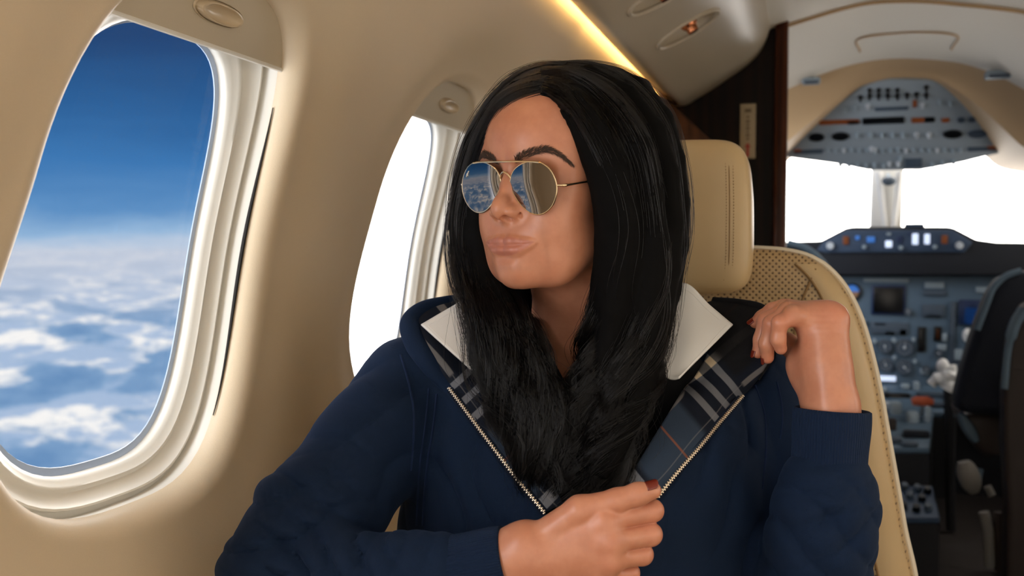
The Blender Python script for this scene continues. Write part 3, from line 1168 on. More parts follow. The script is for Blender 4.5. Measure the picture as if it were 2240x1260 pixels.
ped_box('display', 1962, 868, 52, 16, 0.03, m_black)
h = empty('x'); bpy.data.objects.remove(h)
p0 = Py(2018, 880, 3.74)
MB().tube([p0 + np.array([-.036, 0, 0]), p0 + np.array([-.02, 0, 0.004]), p0 + np.array([.02, 0, 0.004]), p0 + np.array([.036, 0, 0])], [0.012, 0.018, 0.018, 0.012], 14).build('flap_handle', m_handle_or, ped)['label'] = 'orange red flap handle'
MB().cyl(p0, p0 + np.array([0, 0.03, -0.07]), 0.007, None, 8).build('flap_stem', m_label, ped)
for px, py, w, h, mt, nm in [(1932, 891, 30, 16, m_pale, 'throttle_knob'), (1958, 900, 24, 34, m_label, 'throttle_knob'), (1996, 922, 24, 34, m_label, 'lever_plate'), (2028, 920, 12, 50, m_label, 'lever_plate'),
                             (1952, 938, 14, 34, m_seatshell, 'power_lever'), (1936, 925, 8, 50, m_black, 'power_lever'), (2004, 955, 50, 16, m_navy, 'display'), (1955, 966, 30, 10, m_bezelgrey, 'display'),
                             (1990, 975, 30, 8, m_bezelgrey, 'display'), (1980, 850, 16, 12, m_label, 'button'), (2004, 850, 12, 20, m_label, 'button'), (2040, 868, 60, 10, m_bezelgrey, 'button'), (2060, 890, 40, 10, m_bezelgrey, 'button'),
                             (1922, 856, 30, 10, m_label, 'button'), (2077, 877, 20, 20, m_white, 'trim_knob')]:
    ped_box(nm, px, py, w, h, 0.035, mt, 0.008)
for px, py in [(1958, 1076), (1978, 1070), (2006, 1074), (2028, 1078), (1962, 1094), (2016, 1096), (1976, 1112), (2004, 1118), (2030, 1116), (1990, 1090)]:
    p = Py(px, py, ped_y(py))
    MB().cyl(p, p + np.array([0, -0.01, 0.02]), 0.013, 0.010, 12).build('radio_knob', m_bezelgrey if px % 4 else m_black, ped)

# ---- co-pilot's control yoke, the window light on it painted in as white
yo = empty('control_yoke', tuple(Py(2065, 840, 3.86)))
tag(yo, 'control yoke painted white for the window light on it, in front of the far pilot seat', 'control yoke')
yy = 3.72
mb = MB()
mb.tube(spline([Py(2036, 842, yy), Py(2046, 832, yy), Py(2066, 826, yy), Py(2080, 812, yy), Py(2078, 800, yy)], 16), [0.018] * 4 + [0.026] * 4 + [0.03] * 4 + [0.02] * 4, 12)
mb.tube(spline([Py(2066, 826, yy), Py(2072, 845, yy), Py(2068, 852, yy)], 10), [0.028] * 10, 12)
mb.sphere(Py(2062, 800, yy), 0.022, 14, sc3=(1, .8, 1.2))
mb.build('wheel', m_white, yo)
q = Py(2074, 848, yy)
MB().cyl(q, (q[0] + .02, q[1] + .01, 0.19), 0.016, None, 10).build('column', m_cockdark, yo)

# ---- pilot seats
def pilot_seat(outline, y, depth, label, side):
    root = empty('pilot_seat', tuple(Py(outline[len(outline) // 2][0], 900, y)))
    tag(root, label, 'seat', 'pilot seats')
    pts = [Py(px, py, y) for px, py in outline]
    MB().prism(pts, (0, depth, 0), bev=0.03).build('backrest', m_seatcloth, root)
    return root


cs = pilot_seat([(2330, 596), (2240, 592), (2200, 602), (2172, 628), (2156, 668), (2134, 725), (2116, 785), (2098, 845), (2090, 892), (2112, 908), (2190, 912), (2330, 914)], 3.30, 0.14,
                'dark navy pilot seat with a brown shell on the far side of the pedestal', 1)
MB().tube(resample(spline(np.array([Py(2234, 592, 3.31), Py(2200, 604, 3.31), Py(2174, 629, 3.31), Py(2158, 668, 3.31), Py(2138, 722, 3.31)]), 20), 20), 0.010, 8).build('piping', m_seatedge, cs)
MB().prism([Py(px, py, 3.12) for px, py in [(2330, 640), (2244, 664), (2222, 704), (2206, 760), (2197, 850), (2196, 960), (2204, 1100), (2200, 1300), (2330, 1300)]], (0, 0.09, 0), bev=0.015).build('seat_shell', m_seatshell, cs)
MB().tube(resample(spline(np.array([Py(2240, 676, 3.11), Py(2221, 706, 3.11), Py(2206, 760, 3.11), Py(2197, 850, 3.11)]), 20), 20), [0.016] * 8 + [0.010] * 12, 8).build('shell_edge', m_seatedge, cs)
MB().prism([Py(px, py, 3.40) for px, py in [(2102, 905), (2196, 905), (2198, 1000), (2150, 1000), (2128, 970)]], (0, 0.3, 0), bev=0.02).build('cushion', m_seatshell, cs)
MB().tube(spline([Py(2100, 905, 3.38), Py(2120, 940, 3.38), Py(2136, 966, 3.38)], 8), [.012, .014, .017, .019, .019, .018, .015, .01], 10).build('cushion_edge', m_seatedge, cs)
MB().tube(spline([Py(2108, 1010, 3.30), Py(2118, 1040, 3.30), Py(2132, 1078, 3.30)], 8), [.02, .028, .032, .034, .034, .032, .026, .014], 12).build('armrest', m_seatgrey, cs)
MB().tube([Py(2144, 1026, 3.36), Py(2140, 1050, 3.36)], 0.01, 8).build('lever', m_seatedge, cs)
MB().tube([Py(2160, 1064, 3.32), Py(2170, 1084, 3.32)], 0.012, 8).build('lever', m_seatgrey, cs)
MB().tube([Py(2152, 1120, 3.3), Py(2162, 1160, 3.3), Py(2166, 1240, 3.3)], 0.016, 8).build('seat_leg', m_seatgrey, cs)
MB().tube([Py(2184, 1120, 3.3), Py(2186, 1250, 3.3)], 0.014, 8).build('seat_leg', m_seatshell, cs)

ps_ = pilot_seat([(1640, 540), (1722, 530), (1762, 542), (1796, 570), (1818, 606), (1836, 660), (1850, 740), (1858, 830), (1850, 960), (1640, 980)], 3.36, 0.13, 'dark blue pilot seat showing behind the cream cabin seat', -1)
MB().tube(resample(spline(np.array([Py(1722, 531, 3.36), Py(1762, 543, 3.36), Py(1796, 571, 3.36), Py(1818, 607, 3.36), Py(1836, 660, 3.36)]), 20), 20), 0.012, 8).build('piping', m_seatedge, ps_)
for s in (0.02, 0.30):
    q = Py(1700, 1080, 3.40); q[0] -= s
    MB().cyl((q[0], q[1], 0.18), (q[0], q[1], 0.75), 0.025, None, 10).build('seat_leg', m_seatshell, ps_)
# ------------------------------------------------------------------ the cream leather cabin seat
def perf_leather(name, rgb, dot_rgb, holes=True, pitch=0.0062):
    m, nt, bs = new_mat(name)
    co = objco(nt)
    sx = nt.n.new('ShaderNodeSeparateXYZ'); nt.put(sx.inputs[0], geopos(nt))
    x, y, z = sx.outputs
    c = lin(rgb)
    g = nt.noise(geopos(nt), 9, 3)
    base = nt.mix(1.0, c, nt.vmath('SCALE', (1, 1, 1), nt.math('MULTIPLY_ADD', g, 0.14, 0.93)), 'MULTIPLY')
    grain = nt.noise(geopos(nt), 700, 2)
    h = nt.math('MULTIPLY', grain, 0.25)
    if holes:
        u = nt.math('DIVIDE', nt.math('ADD', x, z), pitch * 1.41)
        v = nt.math('DIVIDE', nt.math('SUBTRACT', x, z), pitch * 1.41)
        fu = nt.math('SUBTRACT', nt.math('FRACT', u), 0.5)
        fv = nt.math('SUBTRACT', nt.math('FRACT', v), 0.5)
        r = nt.math('SQRT', nt.math('ADD', nt.math('MULTIPLY', fu, fu), nt.math('MULTIPLY', fv, fv)))
        k = nt.smooth(r, 0.20, 0.30)
        base = nt.mix(k, lin(dot_rgb), base)
        h = nt.math('ADD', h, nt.smooth(r, 0.18, 0.42))
    nt.put(bs.inputs['Base Color'], base)
    nt.put(bs.inputs['Normal'], nt.bump(h, 0.35, 0.0008))
    bs.inputs['Roughness'].default_value = 0.42
    return m


m_leather = perf_leather('cream_leather', (190, 164, 122), None, False)
m_perf = perf_leather('perforated_leather', (180, 152, 110), (92, 68, 42), True)
m_piping = M_plain('pale_piping', (226, 216, 196), 0.35)
m_seam = M_plain('seam_thread', (138, 108, 70), 0.8)  # darker brown line along the seat seams
m_stitch = M_plain('stitch_thread', (150, 120, 80), 0.7)

YS = 1.42           # seat back plane
seat = empty('cabin_seat', tuple(Py(1417, 1260, YS) * [1, 1, 0] + [0, 0, 0.43]))
tag(seat, 'cream leather cabin seat with perforated back and separate headrest', 'seat')


def seat_loft(rows, cpx, y, thick, front_dish=0.0, n=72, expo=0.42, expoy=0.6):
    """rows: (py, half width px, thickness factor) top to bottom"""
    py = np.array([r[0] for r in rows], float); hw = np.array([r[1] for r in rows], float); tf = np.array([r[2] for r in rows], float)
    G = []
    for i in range(len(rows)):
        c = Py(cpx, py[i], y)
        k = np.linalg.norm(Py(cpx + 50, py[i], y) - Py(cpx - 50, py[i], y)) / 100
        w = hw[i] * k
        th = thick * tf[i]
        row = []
        for j in range(n):
            t = 2 * PI * j / n
            cu, su = math.cos(t), math.sin(t)
            ux = math.copysign(abs(cu) ** expo, cu)
            uy = math.copysign(abs(su) ** expoy, su)
            yy = y + uy * th
            if su < 0: yy += front_dish * tf[i] * (1 - ux ** 2)
            row.append((c[0] + w * ux, yy, c[2]))
        G.append(row)
    return np.array(G)


def loft_rows(keys, n):
    k = np.array(keys, float)
    s = spline(k, n)
    return s


# backrest
keys = [(541, 60, .12), (543, 215, .45), (549, 292, .72), (562, 338, .86), (585, 370, .95), (620, 400, 1.0), (680, 430, 1.02), (800, 462, 1.05), (950, 488, 1.08), (1100, 512, 1.1), (1260, 534, 1.1), (1400, 470, 1.0), (1560, 330, .8)]
G = seat_loft(loft_rows(keys, 80), 1417, YS, 0.055, 0.024)
mb = MB().grid(G, close_v=True)
mb.add(G[0], [tuple(range(G.shape[1]))]); mb.add(G[-1], [tuple(range(G.shape[1]))])
back = mb.build('backrest', m_perf, seat, angle=60)


def back_front(px, py, lift=0.002):
    """point on the front of the backrest seen at (px, py)"""
    kk = loft_rows(keys, 200)
    y = YS - 0.04
    for _ in range(6):
        p = Py(px, py, y)
        q = Py(1417, py, YS)
        hwp = np.interp(py, kk[:, 0], kk[:, 1]); tf = np.interp(py, kk[:, 0], kk[:, 2])
        k = np.linalg.norm(Py(1467, py, YS) - Py(1367, py, YS)) / 100
        ux = np.clip((p[0] - q[0]) / (hwp * k), -0.999, 0.999)
        cu = abs(ux) ** (1 / 0.42)
        su = math.sqrt(max(0, 1 - cu * cu))
        y = YS - su ** 0.6 * 0.055 * tf + 0.024 * tf * (1 - ux ** 2)
    return np.array([p[0], y - lift, p[2]])


# smooth side border with piping and seam
def border(side):
    kk = loft_rows(keys, 200)
    sel = [i for i in range(len(kk)) if kk[i, 0] >= 575]
    outer, inner, rim = [], [], []
    for i in sel:
        py, hw, tf = kk[i]
        c = Py(1417, py, YS)
        k = np.linalg.norm(Py(1467, py, YS) - Py(1367, py, YS)) / 100
        w = hw * k
        band = 0.034 + 0.012 * min(1, (py - 575) / 300)
        th = 0.055 * tf
        sec = []
        for a in np.linspace(0, 1, 10):
            ux = 1 - (band / w) * (1 - a) ** 1.0
            ux = min(ux, 0.9999)
            cu = ux ** (1 / 0.42)
            su = math.sqrt(max(0, 1 - cu * cu))
            yy = YS - su ** 0.6 * th + 0.024 * tf * (1 - ux ** 2) - 0.0035 * math.sin(PI * min(1, a + 0.15))
            sec.append((c[0] + side * w * ux * (1.0 + 0.002), yy, c[2]))
        sec.append((c[0] + side * (w + 0.004), YS, c[2]))
        sec.append((c[0] + side * (w + 0.002), YS + 0.02, c[2]))
        outer.append(sec)
        rim.append((c[0] + side * (w + 0.0035), YS - 0.002, c[2]))
    o = MB().grid(np.array(outer)).build('side_border', m_leather, back)
    ip_ = [s[0] for s in outer]
    MB().tube(resample(np.array(ip_), 90) + np.array([0, -0.0008, 0]), 0.0016, 6).build('border_seam', m_seam, back)
    return rim


rr = border(1); rl = border(-1)
kk = loft_rows(keys, 200)
topi = [i for i in range(len(kk)) if 543 <= kk[i, 0] < 575]
def rim_pt(i, s):
    py, hw, tf = kk[i]
    c = Py(1417, py, YS); k = np.linalg.norm(Py(1467, py, YS) - Py(1367, py, YS)) / 100
    return (c[0] + s * (hw * k + 0.002), YS - 0.002, c[2])


line = [p for p in rl[::-1]] + [rim_pt(i, -1) for i in topi[::-1]] + [rim_pt(i, 1) for i in topi] + rr
MB().tube(resample(np.array(line), 220), 0.0042, 8).build('edge_piping', m_piping, seat)
# short slanted seam at the top corner, both sides
for sg in (1, -1):
    pts = [back_front(1417 + sg * (px - 1417), py, 0.001) for px, py in [(1784, 588), (1772, 616), (1757, 652), (1742, 700), (1737, 760), (1742, 900)]]
    MB().tube(resample(spline(np.array(pts), 40), 40), 0.0017, 6).build('panel_seam', m_seam, back)

# headrest
YH = 1.345
hk = [(311.5, 60, .15), (313, 140, .5), (318, 184, .75), (332, 205, .9), (360, 219, 1.0), (420, 227, 1.05), (500, 229, 1.08), (560, 228, 1.05), (600, 223, 1.0), (622, 212, .92), (635, 190, .75), (641, 150, .5), (643, 60, .15)]
G = seat_loft(loft_rows(hk, 60), 1412, YH, 0.048, 0.006, 72, 0.36, 0.6)
mb = MB().grid(G, close_v=True)
mb.add(G[0], [tuple(range(G.shape[1]))]); mb.add(G[-1], [tuple(range(G.shape[1]))])
hr = mb.build('headrest', m_leather, seat, angle=60)


def head_front(px, py, lift):
    kk = loft_rows(hk, 200)
    y = YH - 0.045
    for _ in range(6):
        p = Py(px, py, y); q = Py(1412, py, YH)
        hwp = np.interp(py, kk[:, 0], kk[:, 1]); tf = np.interp(py, kk[:, 0], kk[:, 2])
        k = np.linalg.norm(Py(1467, py, YH) - Py(1367, py, YH)) / 100
        ux = np.clip((p[0] - q[0]) / (hwp * k), -.999, .999)
        cu = abs(ux) ** (1 / 0.36); su = math.sqrt(max(0, 1 - cu * cu))
        y = YH - su ** 0.6 * 0.048 * tf + 0.006 * tf * (1 - ux ** 2)
    return np.array([p[0], y - lift, p[2]])


ln = resample(spline(np.array([head_front(px, py, 0.0002) for px, py in [(1590, 328), (1594, 360), (1596, 420), (1596, 500), (1595, 560), (1590, 620)]]), 60), 60)
MB().tube(ln, 0.0008, 6).build('seam', m_seam, hr)
mb = MB()
for dx in (-7, 9):
    ln = resample(spline(np.array([head_front(px + dx, py, 0.0006) for px, py in [(1590, 332), (1594, 360), (1596, 420), (1596, 500), (1595, 560), (1590, 616)]]), 80), 45)
    for i in range(0, 44):
        a, b = ln[i], ln[i + 1]
        mb.tube([a * .85 + b * .15, a * .35 + b * .65], 0.0006, 5)
mb.build('stitching', m_stitch, hr)
for px in (1340, 1490):
    a = Py(px, 625, YS - 0.01)
    MB().cyl(a, a - np.array([0, 0, 0.05]), 0.008, None, 10).build('headrest_post', m_dark, seat)

# cushion, base and armrest below the frame
mb = MB(); mb.box((Py(1417, 900, YS)[0], 1.10, 0.60), (0.48, 0.50, 0.14), 0.05, seg=4)
mb.build('cushion', m_leather, seat)
mb = MB(); mb.box((Py(1417, 900, YS)[0], 1.15, 0.49), (0.28, 0.42, 0.12), 0.02)
mb.build('base', m_dark, seat)

# keep the port edge of the seat clear of the curved side wall
for o in list(seat.children_recursive):
    if o.type != 'MESH': continue
    n = len(o.data.vertices)
    co = np.zeros(n * 3, np.float32); o.data.vertices.foreach_get('co', co); co = co.reshape(-1, 3)
    zz = co[:, 2]
    lim = CX - np.sqrt(np.maximum(RAD ** 2 - (zz - CZ) ** 2, 0.01)) + 0.035
    lim = np.where(zz < 1.02, lim, -9)
    co[:, 0] = np.maximum(co[:, 0], lim + np.clip(co[:, 0] - lim, -1, 0) * 0.05)
    o.data.vertices.foreach_set('co', co.ravel()); o.data.update()
# ------------------------------------------------------------------ implicit-surface modelling (numpy)
def smin(a, b, k):
    h = np.clip(0.5 + 0.5 * (b - a) / k, 0, 1)
    return b * (1 - h) + a * h - k * h * (1 - h)


def smax(a, b, k):
    return -smin(-a, -b, k)


def s_ell(p, c, r, R=None):
    q = p - np.asarray(c, float)
    if R is not None: q = q @ np.asarray(R, float)      # columns of R: local axes in the outer frame
    r = np.asarray(r, float)
    k0 = np.sqrt(np.sum((q / r) ** 2, -1))
    k1 = np.sqrt(np.sum((q / r ** 2) ** 2, -1))
    return k0 * (k0 - 1.0) / np.maximum(k1, 1e-9)


def s_cone(p, a, b, ra, rb):
    """capsule with two radii"""
    a = np.asarray(a, float); b = np.asarray(b, float)
    ba = b - a
    h = np.clip(((p - a) @ ba) / (ba @ ba), 0, 1)
    return np.linalg.norm(p - a - h[..., None] * ba, axis=-1) - (ra + (rb - ra) * h)


def s_chain(p, pts, rad, k=0.006):
    d = None
    for i in range(len(pts) - 1):
        e = s_cone(p, pts[i], pts[i + 1], rad[i], rad[i + 1])
        d = e if d is None else smin(d, e, k)
    return d


def s_rbox(p, c, half, r, R=None):
    q = p - np.asarray(c, float)
    if R is not None: q = q @ np.asarray(R, float)
    q = np.abs(q) - (np.asarray(half, float) - r)
    return np.linalg.norm(np.maximum(q, 0), axis=-1) + np.minimum(q.max(-1), 0) - r


def surf_nets(d, lo, h):
    """naive surface nets on a dense array"""
    nx, ny, nz = d.shape
    s = d < 0
    cnt = np.zeros((nx - 1, ny - 1, nz - 1), np.int8)
    for a in (0, 1):
        for b in (0, 1):
            for c in (0, 1):
                cnt += s[a:nx - 1 + a, b:ny - 1 + b, c:nz - 1 + c]
    act = np.argwhere((cnt > 0) & (cnt < 8))
    idx = np.full(cnt.shape, -1, np.int32)
    idx[act[:, 0], act[:, 1], act[:, 2]] = np.arange(len(act))
    acc = np.zeros((len(act), 3)); n = np.zeros(len(act))
    corners = [(a, b, c) for a in (0, 1) for b in (0, 1) for c in (0, 1)]
    for ca in corners:
        for ax in range(3):
            if ca[ax] == 1: continue
            cb = list(ca); cb[ax] = 1
            va = d[act[:, 0] + ca[0], act[:, 1] + ca[1], act[:, 2] + ca[2]]
            vb = d[act[:, 0] + cb[0], act[:, 1] + cb[1], act[:, 2] + cb[2]]
            m = (va < 0) != (vb < 0)
            t = np.where(m, va / np.where(m, va - vb, 1), 0)
            pos = np.tile(np.array(ca, float), (len(act), 1))
            pos[:, ax] += t
            acc[m] += pos[m]; n[m] += 1
    V = lo + h * (act + acc / n[:, None])
    quads = []
    for ax in range(3):
        sl0 = [slice(None)] * 3; sl1 = [slice(None)] * 3
        sl0[ax] = slice(0, -1); sl1[ax] = slice(1, None)
        ch = s[tuple(sl0)] != s[tuple(sl1)]
        e = np.argwhere(ch)
        u, w = (ax + 1) % 3, (ax + 2) % 3
        ok = (e[:, u] >= 1) & (e[:, w] >= 1) & (e[:, u] < d.shape[u] - 1) & (e[:, w] < d.shape[w] - 1)
        e = e[ok]
        ins = s[e[:, 0], e[:, 1], e[:, 2]]
        q = []
        for (du, dw) in ((-1, -1), (0, -1), (0, 0), (-1, 0)):
            c = e.copy(); c[:, u] += du; c[:, w] += dw
            q.append(idx[c[:, 0], c[:, 1], c[:, 2]])
        q = np.stack(q, 1)
        q[~ins] = q[~ins][:, ::-1]
        quads.append(q)
    Q = np.concatenate(quads)
    return V, Q[(Q >= 0).all(1)]


def sdf_mesh(fn, lo, hi, h, project=2):
    lo = np.asarray(lo, float); hi = np.asarray(hi, float)
    B = 8
    nb = np.ceil((hi - lo) / (h * B)).astype(int)
    dims = nb * B + 1
    # coarse pass at block centres
    g = np.stack(np.meshgrid(*[lo[k] + (np.arange(nb[k]) + 0.5) * h * B for k in range(3)], indexing='ij'), -1)
    dc = fn(g.reshape(-1, 3)).reshape(nb)
    keep = np.argwhere(np.abs(dc) < h * B * 1.1)
    d = np.repeat(np.repeat(np.repeat(dc, B, 0), B, 1), B, 2)
    d = np.pad(d, ((0, 1),) * 3, mode='edge').astype(np.float32)
    off = np.stack(np.meshgrid(*[np.arange(B + 1)] * 3, indexing='ij'), -1).reshape(-1, 3)
    for s0 in range(0, len(keep), 1500):
        kk = keep[s0:s0 + 1500]
        ii = (kk[:, None, :] * B + off[None]).reshape(-1, 3)
        v = fn(lo + ii * h)
        d[ii[:, 0], ii[:, 1], ii[:, 2]] = v
    V, Q = surf_nets(d, lo, h)
    for _ in range(project):
        e = h * 0.3
        f0 = fn(V)
        gr = np.stack([(fn(V + np.eye(3)[k] * e) - f0) / e for k in range(3)], 1)
        g2 = np.maximum((gr ** 2).sum(1), 0.05)
        V = V - np.clip(f0 / g2, -h, h)[:, None] * gr
    return V, Q


def rotm(axis, ang):
    return np.array(Matrix.Rotation(ang, 3, Vector([float(x) for x in axis])))


def sdf_grad(fn, V, e=0.0006):
    gr = np.stack([(fn(V + np.eye(3)[k] * e) - fn(V - np.eye(3)[k] * e)) for k in range(3)], 1)
    return gr / (np.linalg.norm(gr, axis=1)[:, None] + 1e-12)


def vnoise(p, seed=0):
    """cheap smooth pseudo noise from sines, about -1..1"""
    r = np.random.default_rng(seed)
    o = 0
    for _ in range(5):
        k = r.normal(size=3); k *= r.uniform(0.6, 1.5) / np.linalg.norm(k)
        o = o + np.sin(p @ k * 2 * PI + r.uniform(0, 2 * PI))
    return o / 3.0


def hair_curves(name, strands, radius, mat, par, taper=0.5):
    n = sum(len(s) for s in strands)
    sizes = []
    for s in strands: sizes += [s.shape[1]] * s.shape[0]
    hc = bpy.data.hair_curves.new(name)
    hc.add_curves(sizes)
    pos = np.concatenate([s.reshape(-1, 3) for s in strands]).astype(np.float32)
    hc.attributes['position'].data.foreach_set('vector', pos.ravel())
    ra = hc.attributes.get('radius') or hc.attributes.new('radius', 'FLOAT', 'POINT')
    rr = []
    for s in strands:
        t = np.linspace(0, 1, s.shape[1])
        rr.append(np.tile(radius * (1 - taper * t ** 2), s.shape[0]))
    ra.data.foreach_set('value', np.concatenate(rr).astype(np.float32))
    hc.materials.append(mat)
    o = bpy.data.objects.new(name, hc)
    COL.objects.link(o)
    return parent(o, par)


# ------------------------------------------------------------------ the woman: head
person = empty('person', tuple(P(1300, 1260, 1.12) * [1, 1, 0] + [0, 0, 0.67]))
tag(person, 'seated woman in mirrored aviator glasses and navy hooded jacket gazing at the window', 'person')

HEAD_S = 0.965
HEAD_YAW = math.radians(38)
HO = P(1225, 398, 1.03)
_hz = np.array([-FWD[0], -FWD[1], 0]); _hz /= np.linalg.norm(_hz)
# direction from the head to the camera, flattened
_tc = CAM - HO; _tc[2] = 0; _tc /= np.linalg.norm(_tc)
_left_img = np.cross(np.array([0, 0, 1.0]), -_tc)      # points to image left
if _left_img @ RGT > 0: _left_img = -_left_img
HY = math.cos(HEAD_YAW) * _tc + math.sin(HEAD_YAW) * _left_img       # facing
HZ = np.array([0, 0, 1.0])
HX = np.cross(HY, HZ)                                   # her right... fixed below to her left
if HX @ RGT < 0: HX = -HX
HR = np.stack([HX, HY, HZ], 1)
# slight roll and pitch
HR = HR @ rotm((0, 1, 0), math.radians(0.3)) @ rotm((1, 0, 0), math.radians(1.0))


def H(x, y, z):
    return HO + HR @ (np.array([x, y, z]) * HEAD_S)


def to_head(p):
    return ((p - HO) @ HR) / HEAD_S


LIPZ = -0.0722


def mir(q):
    q = q.copy(); q[..., 0] = np.abs(q[..., 0]); return q


def head_sdf_local(q, with_lips=True):
    m = mir(q)
    # cranium and face block
    d = s_ell(q, (0, -0.008, 0.034), (0.0715, 0.092, 0.080))
    d = smin(d, s_ell(q, (0, 0.030, 0.040), (0.060, 0.060, 0.058)), 0.025)          # forehead
    d = smin(d, s_ell(q, (0, 0.026, -0.040), (0.0545, 0.060, 0.076)), 0.030)        # mid face
    d = smin(d, s_ell(m, (0.041, 0.047, -0.026), (0.0195, 0.026, 0.020)), 0.024)
    d = smin(d, s_ell(m, (0.050, 0.034, 0.012), (0.016, 0.032, 0.034)), 0.024)      # temples    # cheek bones
    d = smin(d, s_ell(m, (0.030, 0.059, -0.050), (0.022, 0.022, 0.026)), 0.024)     # cheeks
    d = smin(d, s_cone(m, (0.0515, 0.004, -0.063), (0.0310, 0.046, -0.0925), 0.0130, 0.0150), 0.026)   # jaw
    d = smin(d, s_cone(m, (0.0310, 0.046, -0.0925), (0.005, 0.068, -0.0978), 0.0150, 0.0160), 0.022)
    d = smin(d, s_ell(q, (0, 0.0700, -0.0975), (0.0165, 0.0150, 0.0148)), 0.018)    # chin
    d = smin(d, s_ell(q, (0, 0.0705, -0.071), (0.028, 0.0180, 0.022)), 0.018)        # mouth mound
    d = smin(d, s_ell(m, (0.0350, 0.0400, -0.0620), (0.0215, 0.0270, 0.0330)), 0.022)   # fullness below the cheek bone
    # brow
    d = smin(d, s_cone(m, (0.010, 0.0800, 0.0175), (0.042, 0.0640, 0.020), 0.0075, 0.007), 0.014)
    # eye sockets
    d = smax(d, -s_ell(m, (0.031, 0.0925, 0.000), (0.0165, 0.0165, 0.0105)), 0.016)
    d = smax(d, -s_ell(m, (0.0145, 0.0885, -0.002), (0.006, 0.009, 0.010)), 0.012)
    # lids over the eyeball
    d = smin(d, s_ell(m, (0.0315, 0.0655, 0.000), (0.0150, 0.0128, 0.0122)), 0.004)
    # nose
    nose = s_chain(q, [(0, 0.0785, 0.008), (0, 0.0875, -0.011), (0, 0.0980, -0.0295), (0, 0.1020, -0.0355)], [0.0066, 0.0064, 0.0070, 0.0080], 0.008)
    nose = smin(nose, s_cone(m, (0.004, 0.078, 0.0), (0.0120, 0.082, -0.0355), 0.005, 0.0082), 0.010)
    nose = smin(nose, s_ell(m, (0.0116, 0.0920, -0.0378), (0.0058, 0.0100, 0.0066)), 0.006)
    nose = smin(nose, s_cone(q, (0, 0.1005, -0.0410), (0, 0.087, -0.0475), 0.0044, 0.0042), 0.005)
    d = smin(d, nose, 0.009)
    nost = s_ell(m, (0.0064, 0.0962, -0.0447), (0.0035, 0.0066, 0.0037), rotm((0, 0, 1), 0.35))
    d = smax(d, -nost, 0.003)
    d = smax(d, -s_cone(m, (0.0183, 0.089, -0.0418), (0.0150, 0.0855, -0.0305), 0.0012, 0.0010), 0.004)   # wing groove
    # philtrum
    d = smax(d, -s_cone(q, (0, 0.0985, -0.0525), (0, 0.0990, -0.0600), 0.0016, 0.0022), 0.006)
    if not with_lips:
        return d
    up, low, slit = lips(q)
    # the two lips meet in a crease
    d = smin(smin(d, up, 0.0036), smin(d, low, 0.0042), 0.0005)
    # corner dimple, under-lip hollow
    d = smax(d, -s_ell(q, (0, 0.0985, -0.0850), (0.014, 0.0070, 0.0042)), 0.008)
    # ears
    ear = s_ell(m, (0.0695, -0.012, -0.012), (0.0060, 0.0165, 0.030), rotm((0, 0, 1), -0.35))
    ear = smax(ear, -s_ell(m, (0.0765, -0.008, -0.006), (0.0055, 0.010, 0.018), rotm((0, 0, 1), -0.35)), 0.004)
    d = smin(d, ear, 0.006)
    return d




def face_y(x, z):
    a, b = 0.03, 0.13
    for _ in range(22):
        m = 0.5 * (a + b)
        if head_sdf_local(np.array([[x, m, z]]), False)[0] < 0: a = m
        else: b = m
    return a


def lip_chain(rows):
    pts = [(x, face_y(x, LIPZ + dz) + prot - r, LIPZ + dz) for x, dz, r, prot in rows]
    return pts, [r[2] for r in rows]


UPL = lip_chain([(0.0, .0039, .0040, .0026), (.0030, .0042, .0041, .0028), (.0062, .0048, .0042, .0031), (.0135, .0045, .0040, .0027), (.0215, .0039, .0034, .0023), (.0275, .0042, .0026, .0016), (.0330, .0048, .0016, .0007)])
LOL = lip_chain([(0.0, -.0066, .0056, .0037), (.0040, -.0065, .0055, .0038), (.0085, -.0062, .0054, .0036), (.0160, -.0044, .0048, .0031), (.0225, -.0016, .0037, .0022), (.0278, .0010, .0026, .0015), (.0330, .0034, .0015, .0006)])
SLT = [(x, face_y(x, LIPZ + dz) + pr, LIPZ + dz) for x, dz, pr in [(0.0, -.0006, .0010), (.0060, .0000, .0012), (.0140, .0004, .0010), (.0220, .0017, .0008), (.0290, .0032, .0005), (.0338, .0043, .0003)]]


def lips(q):
    m = mir(q)
    up = s_chain(m, *UPL, 0.004)
    low = s_chain(m, *LOL, 0.004)
    slit = s_chain(m, SLT, [.0005, .0005, .0005, .0005, .0005, .0004], 0.0004)
    return up, low, slit


# neck and upper chest in world space
NECK_TOP = H(0, -0.018, -0.060)
CH = P(1262, 800, 1.085)          # pit of the neck
NB = P(1275, 705, 1.13)


def neck_sdf(p):
    d = s_cone(p, NECK_TOP, NB + np.array([0, 0.0, 0.0]), 0.0500, 0.0520)
    d = smin(d, s_cone(p, NB, CH + np.array([0.005, 0.05, -0.04]), 0.053, 0.062), 0.03)
    # muscle from behind the ear to the pit of the neck
    e0 = H(0.052, -0.02, -0.055)
    d = smin(d, s_cone(p, e0, CH + np.array([0.012, 0.012, 0.012]), 0.011, 0.008), 0.022)
    e1 = H(-0.052, -0.02, -0.055)
    d = smin(d, s_cone(p, e1, CH + np.array([-0.012, 0.012, 0.012]), 0.011, 0.008), 0.022)
    # chest and collar bones
    chest = s_ell(p, CH + np.array([0.005, 0.085, -0.10]), (0.150, 0.088, 0.125))
    d = smin(d, chest, 0.035)
    for sg in (-1, 1):
        d = smin(d, s_cone(p, CH + np.array([sg * 0.018, 0.004, -0.004]), CH + np.array([sg * 0.115, 0.035, 0.020]), 0.0075, 0.0075), 0.016)
    return d


def head_sdf(p):
    q = to_head(p)
    d = head_sdf_local(q) * HEAD_S
    return smin(d, neck_sdf(p), 0.020)
